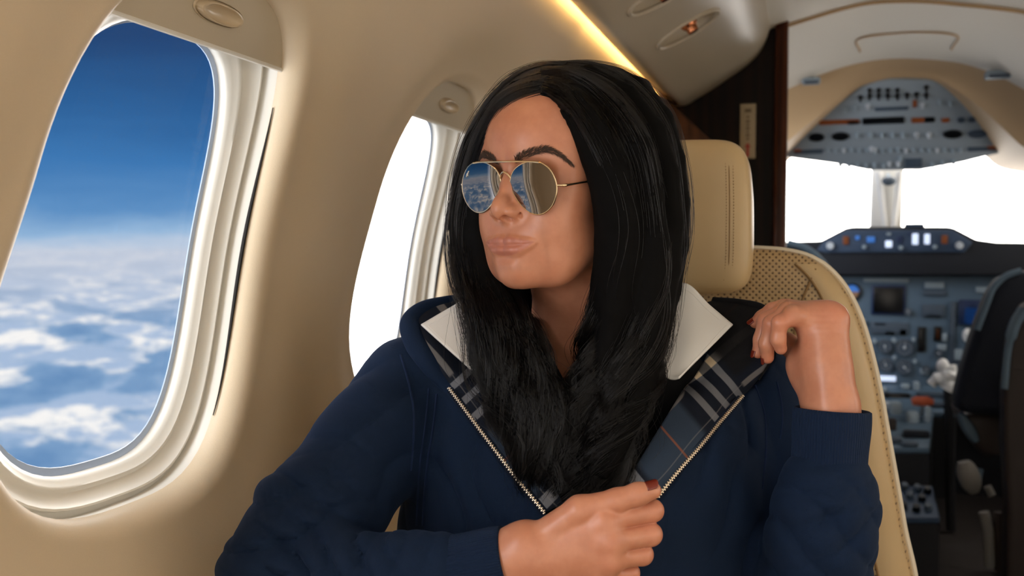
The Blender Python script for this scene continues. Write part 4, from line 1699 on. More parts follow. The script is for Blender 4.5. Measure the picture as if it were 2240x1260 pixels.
# ------------------------------------------------------------------ mirrored aviator glasses (worn, a thing of its own)
m_gold = M_plain('gold_wire', (236, 208, 168), 0.18, metal=1.0)
m_lens, _nt, _bs = new_mat('mirror_lens')
_bs.inputs['Base Color'].default_value = (0.24, 0.215, 0.20, 1)
_bs.inputs['Metallic'].default_value = 1.0
_bs.inputs['Roughness'].default_value = 0.03
m_tip = M_plain('temple_tip', (22, 18, 16), 0.3)
m_pad = M_plain('nose_pad', (206, 186, 168), 0.2)
m_logo = M_plain('lens_mark', (232, 230, 226), 0.4)

glasses = empty('sunglasses', tuple(H(0, 0.09, 0)))
tag(glasses, 'gold wire aviator sunglasses with mirrored lenses worn by the woman', 'sunglasses')
LC = np.array([0.0360, 0.0922, -0.0105])
WRAP, PANTO = math.radians(3), math.radians(7)
_ol = [(-53, 8), (-49, 23), (-40, 37), (-21, 49), (0, 53), (20, 50), (38, 37), (49, 17), (53, -2), (50, -23), (41, -43), (26, -57), (11, -62), (-6, -59), (-23, -47), (-39, -27), (-49, -8)]
_S = 0.945 / 2100 / HEAD_S
OUT = spline(np.array(_ol + _ol[:1], float), 73)[:-1] * _S
OUT[:, 0] /= 0.835
CURV = 0.17
GC, GS = math.cos(math.radians(2.6)), math.sin(math.radians(2.6))      # the glasses sit a touch askew


def lens_pt(side, u, v, off=0.0):
    """u outward from the nose, v up, on the curved lens; head-local"""
    w = -(u * u + v * v) / (2 * CURV) + off
    # pantoscopic tilt about x, wrap about z
    y1 = w * math.cos(PANTO) + v * math.sin(PANTO); z1 = v * math.cos(PANTO) - w * math.sin(PANTO)
    x2 = u * math.cos(WRAP) + y1 * math.sin(WRAP); y2 = -u * math.sin(WRAP) + y1 * math.cos(WRAP)
    X_, Z_ = side * (LC[0] + x2), LC[2] + z1
    return H(X_ * GC + (Z_ + 0.007) * GS, LC[1] + y2, -0.007 + (Z_ + 0.007) * GC - X_ * GS)


fr = MB()
for side in (1, -1):
    rim = np.array([lens_pt(side, u, v) for u, v in OUT])
    rim = np.concatenate([rim, rim[:1]])
    fr.tube(rim, 0.00085, 8, caps=False)
    lo = MB()
    for off, flip in ((0.0006, 1), (-0.0010, 0)):
        G = []
        for q in np.linspace(0.02, 1, 10):
            G.append([lens_pt(side, u * q, v * q, off) for u, v in OUT])
        lo.grid(np.array(G), close_v=True)
        lo.add(G[0], [tuple(range(len(OUT)))])
    lo.grid(np.array([[lens_pt(side, u, v, 0.0006) for u, v in OUT], [lens_pt(side, u, v, -0.0010) for u, v in OUT]]), close_v=True)
    lo.build('lens', m_lens, glasses)
# brow bar and bridge
tl, tr = lens_pt(1, *OUT[16], 0.0008), lens_pt(-1, *OUT[16], 0.0008)
mid = 0.5 * (tl + tr)
fr.tube(spline(np.array([lens_pt(1, *OUT[20], 0.0012), tl, mid + HY * 0.003, tr, lens_pt(-1, *OUT[20], 0.0012)]), 24), 0.00095, 8)
a, b = lens_pt(1, *OUT[2]), lens_pt(-1, *OUT[2])
fr.tube(spline(np.array([a, 0.5 * (a + b) * .5 + a * .5 + HZ * 0.0045 + HY * 0.002, 0.5 * (a + b) + HZ * 0.006 + HY * 0.003, 0.5 * (a + b) * .5 + b * .5 + HZ * 0.0045 + HY * 0.002, b]), 20), 0.0010, 8)
fr.build('frame', m_gold, glasses)
for side in (1, -1):
    e = lens_pt(side, *OUT[33])
    hinge = e + HR @ np.array([side * 0.004, -0.004, 0.0]) * HEAD_S
    back_ = H(side * 0.0745, -0.002, 0.001)
    midp = (0.35 * hinge + 0.65 * back_) + HR @ np.array([side * 0.003, 0, 0.001])
    pts = spline(np.array([e, hinge, hinge * .45 + midp * .55, midp]), 20)
    MB().tube(pts, [0.0012] * 4 + [0.0017] * 2 + [0.0012] * 2 + [0.0011] * 12, 10).build('temple', m_gold, glasses)
    drop = H(side * 0.072, -0.028, -0.022)
    MB().tube(spline(np.array([midp, back_, drop]), 18), [0.0012] + [0.0019] * 17, 8).build('temple_tip', m_tip, glasses)
    pad = H(side * 0.0125, 0.0815, -0.014)
    MB().sphere(pad, 0.0042, 12, sc3=(.5, .7, 1.0)).build('nose_pad', m_pad, glasses)
# small etched mark on the far lens
mb = MB()
c0, c1, c2 = lens_pt(-1, 0.0185, 0.0125, 0.0010), lens_pt(-1, 0.0165, 0.0155, 0.0010), lens_pt(-1, 0.0180, 0.0100, 0.0010)
mb.tube([c1, c0, c2], [0.0004, 0.0007, 0.0004], 6)
mb.tube([lens_pt(-1, 0.0205, 0.0090, 0.0010), lens_pt(-1, 0.0195, 0.0125, 0.0010)], 0.0005, 6)
mb.build('lens_mark', m_logo, glasses)
# ------------------------------------------------------------------ body skin: head, neck, hands in one mesh
def finger(pts, rad):
    return (PP(pts), rad)


# her right hand (low, closed on the zip) ---------------------------------
RW = P(1142, 1221, .896)
RH_MCP = [P(1322, 1140, .873), P(1334, 1184, .870), P(1333, 1224, .872), P(1318, 1260, .878)]
RH_F = [
    ([(1322, 1140, .873), (1427, 1117, .886), (1420, 1124, .915), (1375, 1132, .922)], [.0105, .0100, .0088, .0078]),
    ([(1334, 1184, .870), (1423, 1169, .884), (1416, 1172, .914), (1370, 1176, .922)], [.0108, .0103, .0090, .0080]),
    ([(1333, 1224, .872), (1405, 1213, .886), (1398, 1214, .914), (1356, 1214, .920)], [.0102, .0096, .0085, .0075]),
    ([(1318, 1260, .878), (1378, 1253, .892), (1372, 1254, .916), (1336, 1252, .922)], [.0092, .0085, .0075, .0066]),
]
RH_T = ([(1168, 1192, .890), (1268, 1116, .877), (1350, 1094, .873), (1396, 1081, .873), (1428, 1073, .874)], [.0170, .0128, .0100, .0098, .0078])


def hand_r_sdf(p):
    palm = None
    for m, r in zip(RH_MCP, (.0125, .0130, .0125, .0110)):
        e = s_cone(p, RW, m, .0205, r)
        palm = e if palm is None else smin(palm, e, .012)
    palm = smin(palm, s_cone(p, P(1000, 1240, .905), RW, .0290, .0235), .02)
    palm = smin(palm, s_ell(p, P(1150, 1185, .888), (.016, .016, .016)), .02)
    fu = None
    for pts, rad in RH_F:
        c = s_chain(p, PP(pts), rad, .004)
        fu = c if fu is None else smin(fu, c, .0014)
    th = s_chain(p, PP(RH_T[0]), RH_T[1], .006)
    # knuckles
    for m in RH_MCP[:3]:
        palm = smin(palm, np.linalg.norm(p - (m - FWD * .002), axis=-1) - .0090, .010)
    d = smin(palm, fu, .0055)
    # tendons and soft hollows
    return smin(d, th, .0032)


# her left hand (raised, holding the hood edge) ---------------------------
LW = P(1803, 702, 1.000)
LH_MCP = [P(1716, 676, 1.036), P(1722, 678, 1.016), P(1728, 683, 1.000), P(1737, 691, .986)]
LH_F = [
    ([(1716, 676, 1.036), (1690, 680, 1.040), (1668, 694, 1.046), (1652, 706, 1.050)], [.0095, .0086, .0076, .0062]),
    ([(1722, 678, 1.016), (1676, 702, 1.018), (1665, 742, 1.020), (1658, 771, 1.022)], [.0098, .0090, .0078, .0064]),
    ([(1728, 683, 1.000), (1688, 708, .999), (1677, 752, 1.003), (1679, 782, 1.009)], [.0096, .0088, .0079, .0066]),
    ([(1737, 691, .986), (1706, 706, .982), (1702, 742, .985), (1708, 762, .990)], [.0090, .0080, .0075, .0064]),
]
LH_T = ([(1782, 805, 1.012), (1756, 778, 1.028), (1722, 752, 1.045), (1692, 744, 1.052)], [.0185, .0140, .0105, .0080])


def hand_l_sdf(p):
    arm = s_chain(p, PP([(1826, 960, .985), (1818, 885, .987), (1806, 800, .992), (1801, 735, .998), (1803, 704, 1.0)]), [.0265, .0240, .0222, .0200, .0180], .02)
    palm = None
    for m, r in zip(LH_MCP, (.0105, .0112, .0112, .0102)):
        e = s_cone(p, LW, m, .0150, r)
        palm = e if palm is None else smin(palm, e, .010)
    d = smin(arm, palm, .012)
    d = smin(d, np.linalg.norm(p - P(1826, 694, .992), axis=-1) - .0105, .014)
    d = smin(d, s_cone(p, P(1800, 722, .9818), P(1814, 950, .9606), .0026, .0030), .013)
    # bent wrist creases
    d = d + 0.00016 * np.exp(-(np.linalg.norm(p - P(1795, 705, .985), axis=-1) / .016) ** 2) * np.sin(2 * PI * (p @ UPV) / .006)
    heel = s_ell(p, P(1762, 796, 1.018), (.0155, .020, .024))
    heel = smin(heel, s_cone(p, P(1762, 800, 1.016), P(1790, 880, 1.0), .0155, .0170), .02)
    d = smin(d, heel, .010)
    fu = None
    for pts, rad in LH_F:
        c = s_chain(p, PP(pts), rad, .004)
        fu = c if fu is None else smin(fu, c, .0012)
    th = s_chain(p, PP(LH_T[0]), LH_T[1], .008)
    d = smin(d, fu, .0055)
    return smin(d, th, .006)


def bbox(pts, m):
    pts = np.array(pts)
    return pts.min(0) - m, pts.max(0) + m


def march(fn, px, py, D0=0.75, D1=1.45):
    D = D0
    for _ in range(90):
        d = float(fn(P(px, py, D)[None])[0])
        if d < 0.0003: break
        D += max(d * 0.75, 0.0003)
        if D > D1: break
    return P(px, py, D)


def march_many(fn, pix, D0=0.75, D1=1.45):
    pix = np.array(pix, float)
    R_ = np.array([ray(x, y) for x, y in pix])
    D = np.full(len(pix), D0)
    for _ in range(70):
        d = fn(CAM + R_ * D[:, None])
        D = np.where(d > 0.0003, np.minimum(D + np.maximum(d * 0.75, 0.0003), D1), D)
    return CAM + R_ * D[:, None]


# ---- skin material
m_skin, _nt, _bs = new_mat('skin')
_p = geopos(_nt)
_n1 = _nt.noise(_p, 55, 3)
_n2 = _nt.noise(_p, 900, 2)
_base = _nt.mix(_nt.smooth(_n1, 0.3, 0.7), lin((192, 128, 99)), lin((203, 140, 110)))
_lip = _nt.attr('lip').outputs['Fac']
_base = _nt.mix(_nt.math('MULTIPLY', _lip, 0.75), _base, lin((180, 110, 94)))
_kn = _nt.attr('knuckle').outputs['Fac']
_base = _nt.mix(_nt.math('MULTIPLY', _kn, 0.35), _base, lin((206, 120, 96)))
_nt.put(_bs.inputs['Base Color'], _base)
_bs.inputs['Roughness'].default_value = 0.37
_bs.inputs['Specular IOR Level'].default_value = 0.5
_bs.inputs['Subsurface Weight'].default_value = 0.12
_bs.inputs['Subsurface Radius'].default_value = (0.012, 0.005, 0.003)
_bs.inputs['Subsurface Scale'].default_value = 1.0
_nt.put(_bs.inputs['Normal'], _nt.bump(_n2, 0.12, 0.0004))

HD = 1.0
parts = []
lo = np.minimum(HO - np.array([.12, .13, .14]), CH + np.array([-.17, -.04, -.17])); hi = np.maximum(HO + np.array([.12, .13, .135]), CH + np.array([.18, .19, .03]))
# the face is finer than the rest
V, Q = sdf_mesh(head_sdf, lo, hi, 0.0019 * HD)
def in_box(q, m):
    return (np.abs(q[:, 0]) < .044 - m) & (q[:, 2] > -.097 + m) & (q[:, 2] < -.020 - m) & (q[:, 1] > .045 + m)


# mouth and nose are finer still
Q = Q[~in_box(to_head(V), .0022)[Q].all(1)]
cor = np.array([H(sx * .044, yy, zz) for sx in (-1, 1) for yy in (.045, .110) for zz in (-.097, -.020)])
V2, Q2 = sdf_mesh(head_sdf, cor.min(0) - .002, cor.max(0) + .002, 0.0009 * HD, 3)
Q2 = Q2[in_box(to_head(V2), 0).__getitem__(Q2).all(1)]
Q = np.concatenate([Q, Q2 + len(V)]); V = np.concatenate([V, V2])
q = to_head(V)
ax = np.abs(q[:, 0])
tt = np.clip(ax / 0.0335, 0, 1)
zu = LIPZ + 0.0022 + 0.0016 * tt ** 2 + (0.0068 - 0.0016 * np.exp(-(ax / 0.0028) ** 2)) * (1 - tt ** 1.7)
zl = LIPZ + 0.0018 + 0.0016 * tt ** 2 - 0.0130 * (1 - tt ** 2.2)
soft = 0.0011
lip = np.clip((zu - q[:, 2]) / soft + 0.5, 0, 1) * np.clip((q[:, 2] - zl) / soft + 0.5, 0, 1) * (q[:, 1] > 0.06) * (ax < 0.034)
parts.append((V, Q, lip, np.zeros(len(V)), sdf_grad(head_sdf, V, .0005)))
hp = list(PP(RH_T[0])) + [RW] + [x for f in RH_F for x in PP(f[0])] + [P(1010, 1240, .905)]
lo, hi = bbox(hp, .034)
V, Q = sdf_mesh(hand_r_sdf, lo, hi, 0.0015 * HD)
Nr = sdf_grad(hand_r_sdf, V, .0005)
kn = np.exp(-np.min([np.linalg.norm(V - P(*f[0][1]), axis=1) for f in RH_F], 0) ** 2 / .012 ** 2) + 0.7 * np.exp(-np.min([np.linalg.norm(V - m, axis=1) for m in RH_MCP], 0) ** 2 / .016 ** 2)
parts.append((V, Q, np.zeros(len(V)), kn, Nr))
hp = list(PP(LH_T[0])) + [x for f in LH_F for x in PP(f[0])] + [P(1826, 960, .985), P(1840, 690, 1.0)]
lo, hi = bbox(hp, .036)
V, Q = sdf_mesh(hand_l_sdf, lo, hi, 0.0015 * HD)
Nr = sdf_grad(hand_l_sdf, V, .0005)
kn = np.exp(-np.min([np.linalg.norm(V - P(*f[0][1]), axis=1) for f in LH_F], 0) ** 2 / .012 ** 2) + np.exp(-np.linalg.norm(V - P(1822, 688, .99), axis=1) ** 2 / .02 ** 2) + np.exp(-np.min([np.linalg.norm(V - P(*f[0][-1]), axis=1) for f in LH_F], 0) ** 2 / .012 ** 2)
parts.append((V, Q, np.zeros(len(V)), kn, Nr))
off = 0
VV, QQ, LL, KK, NN = [], [], [], [], []
for V, Q, l, k, nn in parts:
    NN.append(nn)
    VV.append(V); QQ.append(Q + off); LL.append(l); KK.append(k); off += len(V)
body = mesh_obj('body', np.concatenate(VV), np.concatenate(QQ), m_skin, person, cols={'lip': np.concatenate(LL), 'knuckle': np.clip(np.concatenate(KK), 0, 1)})

NN = np.concatenate(NN)
if len(NN) == len(body.data.vertices):
    body.data.normals_split_custom_set_from_vertices([tuple(map(float, v)) for v in NN])

# ---- nails, dark polish
m_nail = M_plain('nail_polish', (112, 40, 26), 0.2, spec=0.6)


def nail(fn, tip, prev, rad, toward, name='fingernail', wid=0.0058, ln=0.0068):
    d = tip - prev; d /= np.linalg.norm(d)
    nrm = toward - d * (toward @ d); nrm /= np.linalg.norm(nrm)
    s = np.cross(d, nrm)
    G = []
    for i, a in enumerate(np.linspace(-1, 1, 9)):
        row = []
        for b in np.linspace(-1, 1, 11):
            w = wid * b * (1 if a < 0.3 else math.sqrt(max(0.02, 1 - ((a - 0.3) / 0.75) ** 2)))
            g = tip + d * (a * ln * 0.5 + ln * 0.32) + s * w
            h = rad * math.cos(min(1.2, abs(w) / rad)) + 0.0008
            row.append(g + nrm * h)
        G.append(row)
    o = MB().grid(np.array(G)).build(name, m_nail, body)
    md = o.modifiers.new('s', 'SOLIDIFY'); md.thickness = 0.0009; md.offset = -1
    return o


T_ = PP(RH_T[0])
nail(hand_r_sdf, P(1420, 1074, .8735), T_[3], .0082, UPV * 1.0 - FWD * 0.55 + RGT * 0.1, 'thumbnail', 0.0062, 0.0115)
for f, tw in zip(LH_F[:3], (-RGT * 1.0 - FWD * .3 + UPV * .4, -RGT * 1.0 - FWD * 0.2, -RGT * 1.0 - FWD * .1)):
    q_ = PP(f[0])
    nail(hand_l_sdf, q_[3], q_[2], f[1][3], tw, 'fingernail', 0.0045, 0.008)

# ---- eyebrows: short strands lying on the brow
def brow_pts():
    r = np.random.default_rng(5)
    path = spline(np.array([(1127, 352), (1142, 343), (1168, 332), (1196, 328), (1222, 337), (1252, 360)], float), 60)
    n = 720
    t = r.uniform(0, 1, n) ** 0.9
    k = np.clip((t * 59).astype(int), 0, 58)
    c = path[k]
    tg = path[np.clip(k + 1, 0, 59)] - path[np.clip(k - 1, 0, 59)]
    tg /= np.linalg.norm(tg, axis=1)[:, None]
    th = np.interp(t, [0, .15, .55, 1], [6.5, 7.8, 5.6, 1.2])
    v = r.uniform(-1, 1, n)
    root = c + np.stack([np.zeros(n), v * th], 1)
    ang = np.interp(t, [0, .25, 1], [-0.75, -0.30, 0.08])[:, None] + 0.35 * v[:, None] + r.normal(size=(n, 1)) * .12
    cs, sn = np.cos(ang), np.sin(ang)
    dr = np.concatenate([tg[:, :1] * cs - tg[:, 1:] * sn, tg[:, :1] * sn + tg[:, 1:] * cs], 1)
    ln = np.interp(t, [0, .3, 1], [9, 12, 9])[:, None]
    P0, P1, P2 = root, root + dr * ln * .5, root + dr * ln + np.stack([np.zeros(n), 1.5 * np.ones(n)], 1)
    out = []
    for q, up in ((P0, 0.0002), (P1, 0.0009), (P2, 0.0012)):
        w = march_many(head_sdf, q, 0.85, 1.1)
        w = w + sdf_grad(head_sdf, w) * up
        out.append(w)
    near = np.stack(out, 1)
    far = []
    for k in range(3):
        h = to_head(near[:, k]); h[:, 0] *= -1
        far.append(HO + (h * HEAD_S) @ HR.T)
    return near, np.stack(far, 1)


m_brow = M_plain('eyebrow_hair', (66, 47, 35), 0.6)
nb_, fb_ = brow_pts()
hair_curves('eyebrow', [nb_], 0.00016, m_brow, body, 0.6)
hair_curves('eyebrow', [fb_], 0.00016, m_brow, body, 0.6)
# ------------------------------------------------------------------ hair: strands over a dark core
GR = [
    [(1186, 206, .966), (1215, 226, .958), (1250, 262, .950), (1294, 345, .944), (1328, 430, .946), (1336, 520, .955), (1328, 610, .972), (1316, 700, .990), (1296, 780, 1.005), (1274, 860, 1.0), (1258, 950, .985), (1240, 1060, .980), (1236, 1120, .980)],
    [(1184, 178, .980), (1226, 184, .966), (1276, 235, .955), (1330, 340, .938), (1358, 460, .942), (1362, 570, .954), (1345, 680, .964), (1332, 780, .972), (1312, 880, .970), (1292, 980, .966), (1262, 1080, .966), (1250, 1130, .966)],
    [(1186, 156, 1.0), (1240, 166, .985), (1310, 205, .976), (1385, 300, .958), (1416, 420, .957), (1428, 540, .962), (1420, 660, .963), (1406, 760, .962), (1385, 860, .960), (1352, 960, .958), (1312, 1050, .958), (1290, 1100, .958)],
    [(1192, 146, 1.03), (1270, 150, 1.025), (1350, 186, 1.02), (1422, 280, 1.005), (1456, 400, .995), (1462, 520, .990), (1446, 640, .980), (1426, 740, .972), (1400, 840, .966), (1370, 930, .960), (1338, 1010, .958), (1310, 1070, .958)],
    [(1205, 143, 1.07), (1290, 146, 1.07), (1366, 172, 1.07), (1434, 245, 1.06), (1468, 360, 1.045), (1476, 500, 1.025), (1464, 600, 1.010), (1444, 700, .992), (1420, 800, .976), (1396, 880, .968), (1370, 940, .964), (1346, 1000, .964)],
]
GL = [
    [(1204, 208, .962), (1166, 216, .964), (1122, 238, .972), (1088, 290, .992), (1070, 350, 1.016), (1056, 440, 1.036), (1050, 510, 1.042), (1066, 590, 1.034), (1096, 655, 1.014), (1142, 725, .996), (1184, 800, .985), (1216, 900, .976), (1226, 1000, .970), (1232, 1095, .968)],
    [(1206, 180, .978), (1160, 190, .980), (1104, 222, .990), (1058, 310, 1.02), (1036, 400, 1.048), (1024, 500, 1.055), (1038, 590, 1.040), (1068, 680, 1.010), (1112, 770, .985), (1152, 880, .972), (1182, 980, .966), (1206, 1085, .966)],
    [(1222, 157, 1.0), (1166, 166, 1.004), (1112, 194, 1.02), (1052, 284, 1.05), (1022, 380, 1.07), (1010, 490, 1.072), (1020, 590, 1.050), (1054, 690, 1.012), (1090, 790, .984), (1118, 890, .970), (1150, 980, .965), (1184, 1070, .965)],
    [(1240, 144, 1.03), (1190, 148, 1.035), (1134, 176, 1.05), (1064, 256, 1.08), (1024, 350, 1.092), (1006, 470, 1.09), (1010, 580, 1.068), (1036, 670, 1.028), (1054, 750, .998), (1078, 830, .982), (1100, 920, .974), (1132, 1000, .970)],
]
GB = [   # behind the neck
    [(1180, 150, 1.07), (1110, 200, 1.11), (1060, 320, 1.13), (1050, 460, 1.14), (1060, 600, 1.13), (1080, 700, 1.13), (1090, 790, 1.14)],
    [(1230, 142, 1.09), (1200, 180, 1.14), (1160, 320, 1.17), (1150, 480, 1.18), (1150, 620, 1.19), (1150, 720, 1.20), (1150, 800, 1.21)],
    [(1260, 142, 1.10), (1330, 190, 1.13), (1370, 320, 1.14), (1390, 480, 1.15), (1390, 620, 1.16), (1390, 720, 1.17), (1390, 800, 1.18)],
    [(1270, 142, 1.09), (1390, 190, 1.09), (1440, 310, 1.08), (1456, 460, 1.08), (1456, 600, 1.08), (1446, 720, 1.09), (1430, 800, 1.10)],
]
TS = 44


def guide_block(Gp):
    return np.array([resample(spline(PP(g), 90), TS) for g in Gp])


HAIR_AX = np.array([HO + HR @ np.array([0, -0.015, 0]) + np.array([0, 0, 0.0])])[0]


def make_strands(Gp, n, seed, clumps, spread, wave, thick, tip=(0.82, 1.0), rootr=0.004, inset=1.0, ease=0.0):
    r = np.random.default_rng(seed)
    B = guide_block(Gp)
    ng = len(B)
    t = np.linspace(0, 1, TS)
    # outward direction per guide point
    ax = HAIR_AX.copy()
    out = B - ax
    out[..., 2] *= np.where(B[..., 2] > ax[2], 0.8, 0.0)
    nn = np.linalg.norm(out, axis=-1, keepdims=True); out = out / np.maximum(nn, 1e-6)
    # clumps
    cu = r.uniform(0, ng - 1, clumps)
    ca = r.uniform(-1, 1, clumps)
    cph = cu * 1.5 + r.normal(size=clumps) * 0.8; cfr = r.uniform(1.5, 2.1, clumps)
    camp = r.uniform(0.5, 1.3, clumps)
    cl = r.uniform(tip[0], tip[1], clumps)
    cdr = r.normal(size=(clumps, 2))
    ci = r.integers(0, clumps, n)
    # locks split into finer tresses
    NS = 7
    su = r.normal(size=(clumps, NS)) * 0.085; sa_ = r.normal(size=(clumps, NS)) * 0.45; sp = r.normal(size=(clumps, NS)) * 0.30
    si = r.integers(0, NS, n)
    u = np.clip(cu[ci] + su[ci, si] + r.normal(size=n) * 0.16, 0, ng - 1 - 1e-6)
    uc = cu[ci] + su[ci, si]

    def at(uu):
        k = np.clip(uu.astype(int), 0, ng - 2); f = (uu - k)[:, None, None]
        return B[k] * (1 - f) + B[k + 1] * f, out[k] * (1 - f) + out[k + 1] * f

    A, Oa = at(u)
    C, Oc = at(np.clip(uc, 0, ng - 1 - 1e-6))
    cl_t = (np.clip((t - 0.25) / 0.6, 0, 1) ** 1.1)[None, :, None] * r.uniform(0.80, 0.98, n)[:, None, None]
    X = A * (1 - cl_t) + C * cl_t
    N = Oa * (1 - cl_t) + Oc * cl_t
    N /= np.linalg.norm(N, axis=-1, keepdims=True) + 1e-9
    T = np.gradient(X, axis=1); T /= np.linalg.norm(T, axis=-1, keepdims=True) + 1e-9
    S = np.cross(T, N); S /= np.linalg.norm(S, axis=-1, keepdims=True) + 1e-9
    prof = rootr + (spread - rootr) * np.clip(t / 0.30, 0, 1) ** 0.8
    taper = 1 - 0.35 * np.clip((t - 0.6) / 0.4, 0, 1)
    prof = (prof * taper)[None, :, None]
    a = (ca[ci] * 0.7 + sa_[ci, si] + r.normal(size=n) * 0.12 - 0.0)[:, None, None]
    b = (r.normal(size=n) * 0.16)[:, None, None]
    fall = (1 - ease * np.clip((t - 0.40) / 0.30, 0, 1))[None, :, None]
    a = a - inset * np.clip(u / (ng - 1) * 1.35, 0, 1)[:, None, None] * fall
    X = X + N * a * prof * thick + S * b * prof
    # waves grow down the length
    wv = np.clip((t - 0.28) / 0.5, 0, 1)[None, :] ** 1.3
    ph = 2 * PI * cfr[ci][:, None] * (t[None, :] ** 1.25) * 1.6 + (cph[ci] + sp[ci, si])[:, None] + r.normal(size=n)[:, None] * 0.15
    amp = wave * camp[ci][:, None] * wv
    X = X + S * (np.sin(ph) * amp)[..., None] + N * (np.cos(ph) * amp * 0.35)[..., None]
    # strays
    st = r.uniform(size=n) < 0.04
    if st.any():
        k = int(st.sum())
        d = r.normal(size=(k, 3)) * 0.010 * r.uniform(0.3, 1.6, k)[:, None]
        X[st] += d[:, None, :] * (t[None, :, None] ** 1.3)
        X[st] += (np.abs(r.normal(size=k)) * 0.004)[:, None, None] * N[st] * np.sin(PI * t)[None, :, None]
    # cut to length
    L = np.clip(cl[ci] + r.normal(size=n) * 0.03, 0.5, 1.0)
    q = L[:, None] * t[None, :] * (TS - 1)
    k = np.clip(q.astype(int), 0, TS - 2); f = (q - k)[..., None]
    idx = np.arange(n)[:, None]
    return X[idx, k] * (1 - f) + X[idx, k + 1] * f


m_hair, _nt, _bs = new_mat('black_hair')
_nt.n.remove(_bs)
_h = _nt.new('ShaderNodeBsdfHairPrincipled')
_h.parametrization = 'COLOR'
_h.inputs['Color'].default_value = (0.0024, 0.0023, 0.0027, 1)
_h.inputs['Roughness'].default_value = 0.22
_h.inputs['Radial Roughness'].default_value = 0.25
_h.inputs['Random Roughness'].default_value = 0.2
_o = [x for x in _nt.n if x.type == 'OUTPUT_MATERIAL'][0]
_h.inputs['IOR'].default_value = 1.5
_dk = _nt.new('ShaderNodeBsdfDiffuse'); _dk.inputs[0].default_value = (.0025, .0022, .0022, 1)
_mx = _nt.new('ShaderNodeMixShader'); _mx.inputs[0].default_value = 0.25
_nt.l.new(_h.outputs[0], _mx.inputs[1]); _nt.l.new(_dk.outputs[0], _mx.inputs[2])
_nt.l.new(_mx.outputs[0], _o.inputs[0])
m_haircore = M_plain('hair_core', (8, 7, 7), 0.8, spec=0.1)

QUICK = 1.0
BR, BL, BB = guide_block(GR), guide_block(GL), guide_block(GB)


def core_sdf(p):
    q = to_head(p)
    cap = s_ell(q, (0, -0.012, 0.036), (0.0755, 0.0965, 0.0845))
    cut = 0.80 * q[:, 1] - 0.60 * q[:, 2] - 0.002
    cap = smax(cap, cut, 0.012)
    cap = smax(cap, -(q[:, 2] + 0.075), 0.01) * HEAD_S
    d = cap
    for Bk, rmax in ((BR, 0.016), (BL, 0.012), (BB, 0.022)):
        sub = Bk[:, ::4]
        for i in range(len(sub)):
            m = sub.shape[1]
            rad = [rmax * min(1, 0.12 + 3.0 * k / m) * (1 - 0.55 * max(0, k / m - 0.6) / 0.4) for k in range(m)]
            pts = sub[i].copy()
            d = smin(d, s_chain(p, pts, rad, 0.004), 0.010)
    return d


lo = np.minimum(np.minimum(BR.reshape(-1, 3).min(0), BL.reshape(-1, 3).min(0)), BB.reshape(-1, 3).min(0)) - 0.04
hi = np.maximum(np.maximum(BR.reshape(-1, 3).max(0), BL.reshape(-1, 3).max(0)), BB.reshape(-1, 3).max(0)) + 0.04
V, Q = sdf_mesh(core_sdf, lo, hi, 0.005, 0)
hair_core = mesh_obj('hair', V, Q, m_haircore, person)
hair_core['label'] = 'long wavy black hair'

strands = [
    make_strands(GR, int(11000 * QUICK), 11, 80, 0.014, 0.025, 1.0),
    make_strands(GL, int(9000 * QUICK), 12, 70, 0.013, 0.022, 1.0, ease=0.9),
    make_strands(GB, int(2500 * QUICK), 13, 60, 0.024, 0.006, 1.0),
    # loose outer wisps on both sides
    make_strands([[(x + 14, y, d + .004) for x, y, d in GR[-1]], [(x + 24, y, d + .01) for x, y, d in GR[-1]]], int(420 * QUICK), 14, 30, 0.010, 0.010, 1.0, (0.55, 1.0)),
    make_strands([[(x - 10, y, d + .004) for x, y, d in GL[-1]], [(x - 18, y, d + .01) for x, y, d in GL[-1]]], int(520 * QUICK), 15, 34, 0.010, 0.010, 1.0, (0.5, 1.0)),
]
hs = hair_curves('hair_strands', strands, 0.00017, m_hair, hair_core)
# ------------------------------------------------------------------ clothes
def fabric(name, rgb, rough=0.9, bump=0.35, bscale=1400, sheen=0.25, wr=0.0):
    m, nt, bs = new_mat(name)
    p = geopos(nt)
    g = nt.noise(p, 420, 3)
    g2 = nt.noise(p, 26, 3)
    k = nt.math('ADD', nt.math('MULTIPLY_ADD', g, 0.34, 0.83), nt.math('MULTIPLY_ADD', g2, 0.16, -0.08))
    nt.put(bs.inputs['Base Color'], nt.mix(1.0, lin(rgb), nt.vmath('SCALE', (1, 1, 1), k), 'MULTIPLY'))
    bs.inputs['Roughness'].default_value = rough
    bs.inputs['Specular IOR Level'].default_value = 0.25
    bs.inputs['Sheen Weight'].default_value = sheen
    bs.inputs['Sheen Roughness'].default_value = 0.5
    bs.inputs['Sheen Tint'].default_value = lin((90, 130, 190))
    nt.put(bs.inputs['Normal'], nt.bump(nt.noise(p, bscale, 2), bump, 0.0006))
    return m


m_navyj = fabric('navy_fleece', (9, 28, 53), sheen=0.10)
m_seamj = fabric('navy_seam', (14, 30, 60))
m_top = fabric('black_knit', (10, 10, 12), 0.9, sheen=0.05)
m_blacklin = fabric('black_lining', (14, 14, 17), 0.85, sheen=0.05)
m_zip = M_plain('zip_metal', (214, 196, 172), 0.3, metal=0.85)
m_tape = fabric('zip_tape', (14, 20, 34), 0.9)

m_shirt, _nt, _bs = new_mat('white_cotton')
_w = _nt.noise(geopos(_nt), 1500, 2)
_bs.inputs['Base Color'].default_value = lin((232, 230, 226))
_bs.inputs['Roughness'].default_value = 0.85
_nt.put(_bs.inputs['Normal'], _nt.bump(_w, 0.25, 0.0004))

